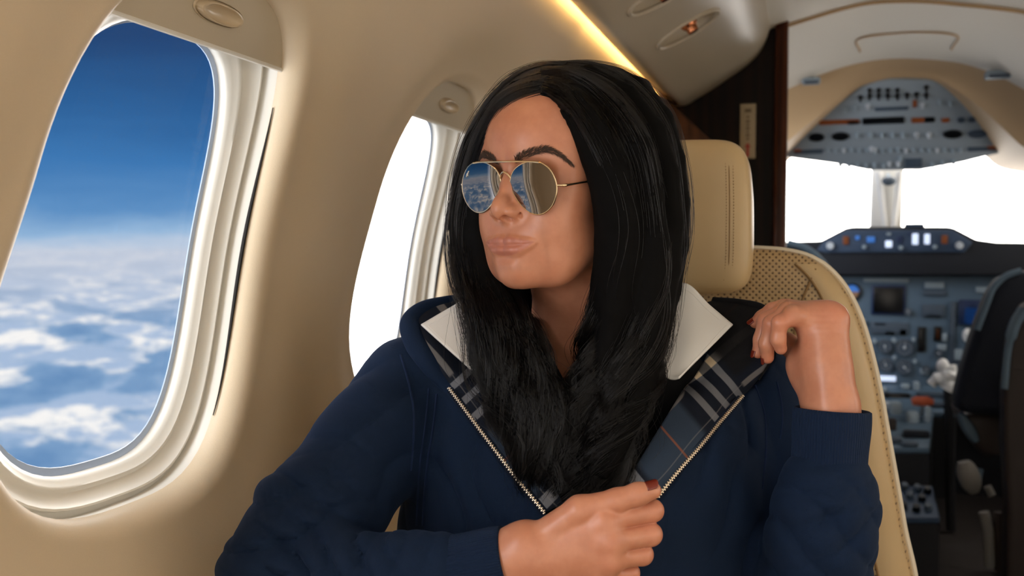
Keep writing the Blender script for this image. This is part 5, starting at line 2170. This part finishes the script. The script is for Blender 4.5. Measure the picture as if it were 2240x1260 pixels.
# ribbed cuffs: ribs run along the sleeve
m_cuff, _nt, _bs = new_mat('navy_rib')
_rib = _nt.attr('rib').outputs['Fac']
_s = _nt.math('SINE', _nt.math('MULTIPLY', _rib, 2 * PI * 84))
_g = _nt.noise(geopos(_nt), 420, 3)
_nt.put(_bs.inputs['Base Color'], _nt.mix(1.0, lin((10, 29, 55)), _nt.vmath('SCALE', (1, 1, 1), _nt.math('MULTIPLY_ADD', _g, 0.3, 0.85)), 'MULTIPLY'))
_bs.inputs['Roughness'].default_value = 0.9
_bs.inputs['Specular IOR Level'].default_value = 0.25
_bs.inputs['Sheen Weight'].default_value = 0.12
_bs.inputs['Sheen Tint'].default_value = lin((90, 130, 190))
_nt.put(_bs.inputs['Normal'], _nt.bump(_s, 0.55, 0.0009))

# woven check of the lining: attribute puv = (across in m, along in m, black amount)
m_plaid, _nt, _bs = new_mat('check_lining')
_sx = _nt.n.new('ShaderNodeSeparateXYZ'); _nt.put(_sx.inputs[0], _nt.attr('puv').outputs['Vector'])
_u, _v, _k = _sx.outputs


def _stripe(x, period, offset, width, soft=0.0006):
    f = _nt.math('FRACT', _nt.math('DIVIDE', _nt.math('ADD', x, 1.5 * period - offset), period))
    d = _nt.math('MULTIPLY', _nt.math('ABSOLUTE', _nt.math('SUBTRACT', f, 0.5)), period)
    return _nt.smooth(d, width / 2 + soft, width / 2 - soft)


_per = 0.60
_up = _nt.smooth(_v, -0.006, -0.010)          # above the zip end
_un = _nt.smooth(_v, -0.012, -0.008)
_us = _nt.math('MULTIPLY', _stripe(_u, _per, .050, 0.0082), 1.0)
_us = _nt.math('MAXIMUM', _us, _nt.math('MULTIPLY', _nt.math('MAXIMUM', _stripe(_u, _per, .011, 0.0060), _stripe(_u, _per, -.006, 0.0070)), _up))
_us = _nt.math('MAXIMUM', _us, _nt.math('MULTIPLY', _stripe(_u, _per, .012, 0.0012, .0004), 0.5))
_vs = _nt.math('MAXIMUM', _stripe(_v, _per, .002, 0.0078), _stripe(_v, _per, .022, 0.0078))
_vs = _nt.math('MAXIMUM', _vs, _stripe(_v, _per, .041, 0.0078))
_vs = _nt.math('MAXIMUM', _vs, _stripe(_v, _per, .146, 0.0120))
_wide = _nt.math('MULTIPLY', _stripe(_v, _per, .098, 0.074, 0.004), 0.40)
_both = _nt.math('MULTIPLY', _stripe(_u, _per, .050, 0.0082), _vs)
_c = _nt.mix(_wide, lin((15, 22, 36)), lin((66, 84, 106)))
_c = _nt.mix(_nt.math('MULTIPLY', _us, 0.60), _c, lin((132, 128, 126)))
_c = _nt.mix(_nt.math('MULTIPLY', _vs, 0.62), _c, lin((136, 138, 144)))
_c = _nt.mix(_both, _c, lin((226, 204, 170)))
_or = _nt.math('MAXIMUM', _stripe(_v, _per, .092, 0.0022, 0.0006), _nt.math('MULTIPLY', _stripe(_u, _per, 0.075, 0.0016, 0.0004), 0.5))
_c = _nt.mix(_nt.math('MULTIPLY', _or, 0.55), _c, lin((150, 84, 46)))
_tw = _nt.math('SINE', _nt.math('MULTIPLY', _nt.math('ADD', _u, _v), 5200))
_c = _nt.mix(1.0, _c, _nt.vmath('SCALE', (1, 1, 1), _nt.math('MULTIPLY_ADD', _tw, 0.05, 0.95)), 'MULTIPLY')
_c = _nt.mix(_k, _c, lin((15, 15, 18)))
_nt.put(_bs.inputs['Base Color'], _c)
_bs.inputs['Roughness'].default_value = 0.85
_bs.inputs['Specular IOR Level'].default_value = 0.25
_nt.put(_bs.inputs['Normal'], _nt.bump(_nt.noise(geopos(_nt), 1500, 2), 0.3, 0.0005))


# ---- jacket volume
BX = np.stack([RGT, np.cross(HZ, RGT), HZ], 1)      # columns: image right, away, up


def ellc(p, px, py, D, r):
    return s_ell(p, P(px, py, D), r, BX)


def pix_of(p):
    q = p - CAM
    D = q @ FWD
    D = np.maximum(D, 0.05)
    return np.stack([1120 + FPX * (q @ RGT) / D, 630 - FPX * (q @ UPV) / D], -1), D


def sd_poly(x, poly):
    poly = np.asarray(poly, float)
    d = np.full(len(x), 1e18); s = np.ones(len(x))
    n = len(poly)
    for i in range(n):
        a, b = poly[i], poly[(i + 1) % n]
        e = b - a; w = x - a
        t = np.clip((w @ e) / (e @ e), 0, 1)
        d = np.minimum(d, ((w - t[:, None] * e) ** 2).sum(1))
        c1 = x[:, 1] >= a[1]; c2 = x[:, 1] < b[1]; c3 = e[0] * w[:, 1] > e[1] * w[:, 0]
        f = (c1 & c2 & c3) | (~c1 & ~c2 & ~c3)
        s = np.where(f, -s, s)
    return s * np.sqrt(d)


ARM_R = ([(893, 868, 1.115), (825, 965, 1.075), (690, 1145, 1.005), (612, 1262, .960)], [.058, .0600, .0605, .0570])
FORE_R = ([(612, 1268, .960), (760, 1282, .935), (900, 1270, .915), (962, 1260, .909)], [.0560, .0480, .0420, .0400])
ARM_L = ([(1650, 880, 1.14), (1700, 1040, 1.125), (1745, 1220, 1.09), (1770, 1420, 1.05)], [.062, .058, .056, .056])
FORE_L = ([(1770, 1420, 1.045), (1784, 1280, 1.010), (1796, 1160, .990), (1808, 1078, .985), (1812, 1052, .985)], [.056, .0535, .0515, .0490, .0400])
EL_R, EL_L = P(690, 1230, .93), P(1790, 1200, .95)


def torso_sdf(p):
    d = ellc(p, 1280, 985, 1.145, (.206, .125, .230))
    d = smin(d, s_cone(p, P(1265, 760, 1.175), P(885, 838, 1.13), .066, .052), .05)
    d = smin(d, s_cone(p, P(1290, 760, 1.175), P(1655, 862, 1.150), .066, .056), .05)
    d = smin(d, ellc(p, 1274, 1260, 1.125, (.220, .135, .21)), .06)
    d = smin(d, ellc(p, 1300, 1170, 1.035, (.120, .085, .125)), .07)
    d = smin(d, ellc(p, 1120, 1030, 1.07, (.075, .060, .085)), .05)
    d = smin(d, ellc(p, 1480, 1040, 1.075, (.080, .065, .090)), .05)
    return d


def folds(p, c, w, period, amp, rad, seed):
    g = np.exp(-(((p - c) ** 2).sum(-1)) / rad ** 2)
    ph = (p - c) @ w / period + 0.35 * vnoise(p * 7, seed)
    return amp * g * (1 - 2 * np.abs(np.sin(PI * ph)) ** 0.65)


_w1 = (UPV * .80 + RGT * .60)
_w2 = (UPV * .95 - RGT * .25)


def jacket_uncut(p):
    t = torso_sdf(p)
    ar = s_chain(p, PP(ARM_R[0]), ARM_R[1], .03)
    fr_ = s_chain(p, PP(FORE_R[0]), FORE_R[1], .02)
    a = smin(ar, fr_, .018)
    al = s_chain(p, PP(ARM_L[0]), ARM_L[1], .03)
    fl = s_chain(p, PP(FORE_L[0]), FORE_L[1], .012)
    a2 = smin(al, fl, .018)
    a = a + folds(p, P(700, 1225, .89), _w1, .024, .0050, .080, 3) + folds(p, P(590, 1180, .92), _w2, .030, .0042, .075, 4) + folds(p, P(850, 1240, .88), (RGT * .90 - UPV * .43), .030, .0026, .065, 8)
    a = a + folds(p, P(800, 950, 1.02), (UPV * .82 - RGT * .57), .052, .0032, .10, 5) + folds(p, P(660, 1060, .97), (UPV * .9 + RGT * .43), .040, .0032, .075, 11)
    a2 = a2 + folds(p, P(1800, 1085, .94), _w2, .022, .0026, .040, 6) + folds(p, P(1760, 1200, .94), (UPV * .8 + RGT * .6), .034, .0042, .085, 7) + folds(p, P(1860, 1180, .95), (UPV * .8 - RGT * .6), .036, .0034, .06, 12)
    t = t + folds(p, P(950, 1000, 1.03), (RGT * .97 + UPV * .25), .052, .0042, .12, 9) + folds(p, P(1600, 980, 1.05), (RGT * .95 - UPV * .3), .050, .0042, .13, 10) + folds(p, P(1660, 860, 1.08), (RGT * .8 + UPV * .6), .036, .0030, .07, 13)
    d = smin(t, a, .022)
    d = smin(d, a2, .022)
    return d + 0.0016 * vnoise(p * 9, 21)


CUT = [(982, 848), (1060, 953), (1125, 1039), (1192, 1122), (1245, 1180), (1330, 1200), (1436, 1088), (1530, 976), (1620, 868), (1665, 830), (1700, 765), (1680, 660), (1290, 560), (990, 640), (900, 700), (910, 745), (945, 795)]


def jacket_sdf(p):
    d = jacket_uncut(p)
    x, D = pix_of(p)
    c = sd_poly(x, CUT) * D / FPX
    c = np.maximum(c, D - 1.165)
    return smax(d, -c, .006)


lo = np.min([P(470, 1300, 1.0), P(470, 1300, .82), P(900, 640, 1.3), P(1100, 1420, .85)], 0) - .02
pts = PP([(470, 1420, .84), (1950, 1420, .84), (470, 640, 1.30), (1980, 640, 1.30), (470, 1420, 1.30), (1980, 1420, 1.30), (1100, 1420, .82), (1950, 640, .84)])
lo = pts.min(0); hi = pts.max(0)
lo[2] = P(1100, 1420, .95)[2]
hi[2] = P(1290, 640, 1.18)[2]
V, Q = sdf_mesh(jacket_sdf, lo, hi, 0.0033 * HD, 2)
jacket = mesh_obj('jacket', V, Q, m_navyj, person)
jacket['label'] = 'navy hooded zip jacket'


def surf(pix, lift=0.0, fn=None):
    w = march_many(fn or jacket_uncut, pix)
    return w + sdf_grad(fn or jacket_uncut, w) * lift


# ---- seams
for nm, path, r in [('armhole_seam', [(876, 776), (892, 830), (905, 900), (904, 970), (899, 1030)], .0013),
                    ('front_seam', [(955, 862), (948, 930), (936, 1005), (928, 1080), (924, 1150)], .0012),
                    ('front_seam', [(938, 850), (930, 930), (920, 1005), (914, 1080), (911, 1150)], .0012),
                    ('armhole_seam', [(1652, 842), (1672, 900), (1676, 980), (1668, 1070)], .0013),
                    ('front_seam', [(1700, 835), (1712, 900), (1708, 960)], .0011)]:
    px = resample(spline(np.array(path, float), 60), 60)
    MB().tube(surf(px, -.0003), r, 6).build(nm, m_seamj, jacket)


# ---- cuffs
def cuff(a, b, ra, rb, flat=1.0):
    """from the open end a to the sleeve end b"""
    pts = np.array([a, b]); d = (b - a); L = np.linalg.norm(d); d /= L
    u = np.cross(d, FWD); u /= np.linalg.norm(u); w = np.cross(d, u)
    n = 168
    th = np.arange(n + 1) * 2 * PI / n
    G, R_ = [], []
    prof = [(0.030, -.0065), (0.004, -.0060), (0.0, -.0045), (-0.0012, -.002), (0.0, 0.0)]
    prof += [(t * L, 0.0) for t in np.linspace(0.06, 0.90, 24)] + [(L * .955, -.0012), (L * .975, -.0026), (L * .99, -.0014), (L * 1.02, .0006), (L * 1.07, -.004)]
    for s, dr in prof:
        t = s / L
        r = ra + (rb - ra) * np.clip(t, 0, 1) + dr + 0.0012 * math.sin(t * 5 + 1)
        row = []
        for k in th:
            rr = r * (1 + 0.010 * math.sin(3 * k + 4 * t))
            row.append(a + d * s + rr * (math.cos(k) * u + math.sin(k) * w))
        G.append(row)
    G = np.array(G)
    rib = np.tile(th / (2 * PI), (len(prof), 1))
    mb = MB().grid(G)
    return mesh_obj('cuff', np.array(mb.v), mb.f, m_cuff, jacket, cols={'rib': rib.ravel()})


cuff(P(1110, 1228, .8975), P(962, 1259, .909), .0325, .0372)
cuff(P(1819, 897, .987), P(1812, 1048, .985), .0378, .0395)


# ---- turned-out front edges with check lining
def sheet(name, rows, mat, par, nu=26, nv=110, thick=0.003, black=None, flip=1, bulge=0.0, woff=None):
    R_ = [resample(spline(np.array(r), 120), nv) for r in rows]
    R_ = np.array(R_)
    G = []
    for j in range(nv):
        G.append(resample(spline(R_[:, j], 40), nu))
    G = np.array(G)
    if bulge:
        for i, b in enumerate(np.sin(np.linspace(0, PI, nu))):
            G[:, i] -= FWD * bulge * b
    # the weave runs straight: along the zip and square to it
    Zl, inward = woff
    ev = Zl[-1] - Zl[0]; ev -= FWD * (ev @ FWD); ev /= np.linalg.norm(ev)
    eu = np.cross(FWD, ev); eu /= np.linalg.norm(eu)
    if eu @ RGT * inward < 0: eu = -eu
    puv = np.zeros((nv, nu, 3))
    puv[..., 0] = (G - Zl[0]) @ eu; puv[..., 1] = (G - Zl[0]) @ ev
    puv[..., 0] += 0.0012 * np.sin(puv[..., 1] * 60)
    if black:
        puv[..., 2] = 0.93 * np.clip((-0.004 - puv[..., 1]) / 0.006, 0, 1) * np.clip((puv[..., 0] - 0.020) / 0.006, 0, 1)
    mb = MB().grid(G)
    o = mesh_obj(name, np.array(mb.v), mb.f, mat, par, cols={'puv': puv.reshape(-1, 3)})
    md = o.modifiers.new('s', 'SOLIDIFY'); md.thickness = thick; md.offset = 0
    return o, G


zl = resample(spline(np.array([(982, 848), (1060, 953), (1125, 1039), (1192, 1122)], float), 60), 40)
zr = resample(spline(np.array([(1622, 866), (1575, 921), (1530, 976), (1480, 1033), (1436, 1088)], float), 60), 40)


def smooth_edge(px):
    w = surf(px, .0025)
    D = (w - CAM) @ FWD
    t = np.linspace(0, 1, len(D))
    D2 = np.polyval(np.polyfit(t, D, 2), t) - .001
    return np.array([P(x, y, d) for (x, y), d in zip(px, D2)])


ZL = smooth_edge(zl); ZR = smooth_edge(zr)


def lower_D(px, Z, zpx):
    i = int(np.argmin(((zpx - np.array(px)) ** 2).sum(1)))
    return float((Z[i] - CAM) @ FWD)


def with_edge(upper, lower_px, Z, zpx, dD):
    return PP(upper + [(x, y, lower_D((x, y), Z, zpx) + dD) for x, y in lower_px])


dL0 = lower_D((982, 848), ZL, zl)
E1 = np.concatenate([PP([(1052, 650, dL0 + .075), (985, 663, dL0 + .062), (930, 681, dL0 + .048), (906, 706, dL0 + .036), (912, 742, dL0 + .022), (944, 792, dL0 + .008)]), ZL[::6], ZL[-1:]])
EM = with_edge([(1066, 672, dL0 + .066), (1012, 690, dL0 + .050), (962, 706, dL0 + .040), (940, 724, dL0 + .028), (950, 757, dL0 + .014), (984, 806, dL0 + .002)],
               [(1022, 850), (1062, 905), (1102, 960), (1140, 1012), (1176, 1062), (1210, 1112)], ZL, zl, .002)
E2 = with_edge([(1090, 690, dL0 + .060), (1058, 705, dL0 + .048), (1020, 722, dL0 + .040), (1004, 748, dL0 + .030), (1022, 785, dL0 + .018), (1052, 830, dL0 + .008)],
               [(1078, 862), (1112, 912), (1148, 962), (1180, 1010), (1206, 1055), (1232, 1104)], ZL, zl, .008)
sheet('lining', [E1, EM, E2], m_plaid, jacket, woff=(ZL, 1))
dR0 = lower_D((1622, 866), ZR, zr)
Z1 = np.concatenate([PP([(1560, 660, dR0 + .050), (1618, 666, dR0 + .032), (1668, 678, dR0 + .012), (1694, 706, dR0 - .006), (1690, 768, dR0 - .018), (1656, 830, dR0 - .010)]), ZR[::6], ZR[-1:]])
ZM = with_edge([(1540, 664, dR0 + .050), (1580, 684, dR0 + .028), (1606, 706, dR0 + .012), (1620, 736, dR0 - .004), (1608, 780, dR0 - .016), (1584, 824, dR0 - .010)],
               [(1562, 856), (1530, 898), (1498, 940), (1464, 984), (1432, 1028), (1404, 1076)], ZR, zr, .0)
Z2 = with_edge([(1515, 668, dR0 + .055), (1545, 702, dR0 + .040), (1556, 736, dR0 + .024), (1548, 776, dR0 + .008), (1526, 816, dR0 + .004), (1502, 846, dR0 + .006)],
               [(1482, 872), (1456, 914), (1430, 956), (1406, 996), (1384, 1034), (1366, 1070)], ZR, zr, .008)
sheet('lining', [Z1, ZM, Z2], m_plaid, jacket, black=True, woff=(ZR, -1))

# ---- hood edge: rolled navy band on one side, black bound edge on the other
def band(path, rad, mat, name, flat=0.7):
    pts = resample(spline(np.array(path), 80), 80)
    rr = np.interp(np.linspace(0, 1, 80), np.linspace(0, 1, len(rad)), rad)
    return MB().tube(pts, list(rr), 14, True, 0, flat, up=-FWD).build(name, mat, jacket)


band(np.concatenate([E1[:6] + FWD * .004 - RGT * .004, ZL[:1] + FWD * .004, ZL[6:7] + FWD * .006]), [.004, .008, .0105, .0125, .0130, .0120, .0095, .003], m_navyj, 'hood_edge')
band(np.concatenate([Z1[:5], Z1[5:6]]) + FWD * .002 + UPV * .001, [.0045, .0052, .0055, .0055, .0055, .0052, .004], m_blacklin, 'hood_edge')
# the hood itself, lying behind the neck
hood = [[(1052, 652, dL0 + .08), (1150, 690, 1.20), (1290, 700, 1.225), (1430, 690, 1.215), (1556, 660, dR0 + .09)],
        [(1000, 662, dL0 + .10), (1120, 720, 1.24), (1290, 735, 1.27), (1450, 725, 1.26), (1610, 668, dR0 + .10)],
        [(945, 690, dL0 + .09), (1080, 790, 1.235), (1290, 830, 1.27), (1490, 800, 1.26), (1660, 690, dR0 + .08)]]
R_ = np.array([resample(spline(PP(r), 80), 60) for r in hood])
G = np.array([resample(spline(R_[:, j], 30), 14) for j in range(60)])
o = MB().grid(G).build('hood', m_navyj, jacket)
md = o.modifiers.new('s', 'SOLIDIFY'); md.thickness = 0.006

# ---- zips: tape and teeth
def zipper(Z, side):
    Zs = resample(Z, 140)
    n = np.array([-FWD] * 140)
    T, N, B = frames(Zs, up=-FWD)
    mb = MB()
    for s in (-1, 1):
        pass
    G = [[Zs[i] + B[i] * w + N[i] * .0012 for w in (-.0040, -.0014, .0014, .0040)] for i in range(140)]
    t = MB().grid(np.array(G)).build('zip_tape', m_tape, jacket)
    Zt = resample(Z, 110)
    T, N, B = frames(Zt, up=-FWD)
    for i in range(110):
        c = Zt[i] + N[i] * .0020 + B[i] * (.0005 if i % 2 else -.0007)
        oriented_box(mb, c, B[i], T[i], N[i], .0028, .0015, .0015, .0003)
    return mb.build('zip_teeth', m_zip, jacket)


zipper(ZL, 1)
zipper(ZR, -1)

# ---- black top under the jacket
VN = [(1160, 620), (1330, 620), (1318, 740), (1256, 872), (1196, 760)]


def top_sdf(p):
    d = neck_sdf(p) - .006
    d = smin(d, ellc(p, 1285, 1040, 1.150, (.165, .105, .22)), .04)
    x, D = pix_of(p)
    c = np.maximum(sd_poly(x, VN) * D / FPX, D - 1.2)
    d = smax(d, -c, .003)
    top = p[:, 2] - (P(1280, 690, 1.13)[2])
    return smax(d, top, .006)


lo, hi = bbox(PP([(960, 680, 1.02), (1620, 680, 1.02), (960, 1300, 1.0), (1620, 1300, 1.0), (960, 680, 1.26), (1620, 680, 1.26)]), .0)
V, Q = sdf_mesh(top_sdf, lo, hi, 0.0045, 1)
mesh_obj('top', V, Q, m_top, person)

# ---- white collar points
shirt = empty('x'); bpy.data.objects.remove(shirt)
c1 = [[(1112, 640, 1.085), (1052, 637, 1.074), (986, 673, 1.062), (921, 711, 1.048)],
      [(1112, 720, 1.050), (1066, 724, 1.040), (1016, 738, 1.028), (972, 757, 1.020)],
      [(1106, 800, 1.010), (1080, 812, 1.004), (1054, 812, 1.000), (1031, 809, .998)]]
c2 = [[(1436, 650, 1.085), (1497, 620, 1.080), (1552, 668, 1.062), (1603, 711, 1.046)],
      [(1440, 730, 1.050), (1482, 722, 1.044), (1516, 744, 1.030), (1546, 768, 1.022)],
      [(1444, 812, 1.015), (1462, 828, 1.010), (1474, 830, 1.006), (1485, 827, 1.002)]]
for c in (c1, c2):
    R_ = np.array([resample(PP(r) if False else spline(PP(r), 60), 40) for r in c])
    G = np.array([resample(spline(R_[:, j], 30), 30) for j in range(40)])
    o = MB().grid(G).build('shirt_collar', m_shirt, person)
    md = o.modifiers.new('s', 'SOLIDIFY'); md.thickness = 0.0022; md.offset = 0
    o['label'] = 'white pointed shirt collar'
    # stitching line near the edge
    e = np.array([G[j, i] for j, i in [(k, 2) for k in range(8, 38)]] + [G[37, i] for i in range(2, 29)])
    MB().tube(e - FWD * .0013, 0.0005, 5).build('stitching', m_shirt, o)
# ------------------------------------------------------------------ camera and render look
cam = bpy.data.cameras.new('camera')
cam.sensor_width = 36
cam.lens = FPX / 2240 * 36
cam.clip_start = 0.02
co = bpy.data.objects.new('camera', cam)
COL.objects.link(co)
co.location = CAM
co.rotation_euler = Matrix((tuple(RGT), tuple(UPV), tuple(-FWD))).transposed().to_euler()
cam.dof.use_dof = True
cam.dof.focus_distance = 1.0
cam.dof.aperture_fstop = 5.6
sc.camera = co
sc.view_settings.view_transform = 'Standard'
sc.view_settings.look = 'None'
sc.view_settings.exposure = 0.0
sc.view_settings.gamma = 1.0
sc.view_settings.use_curve_mapping = False
sc.cycles.use_denoising = True
sc.cycles.max_bounces = 6
sc.cycles.diffuse_bounces = 3
sc.cycles.glossy_bounces = 3
sc.cycles.transparent_max_bounces = 12
sc.cycles.transmission_bounces = 4
sc.cycles.sample_clamp_indirect = 6
sc.cycles.caustics_reflective = False
sc.cycles.caustics_refractive = False
sc.cycles.adaptive_threshold = 0.04
sc.cycles.adaptive_min_samples = 12
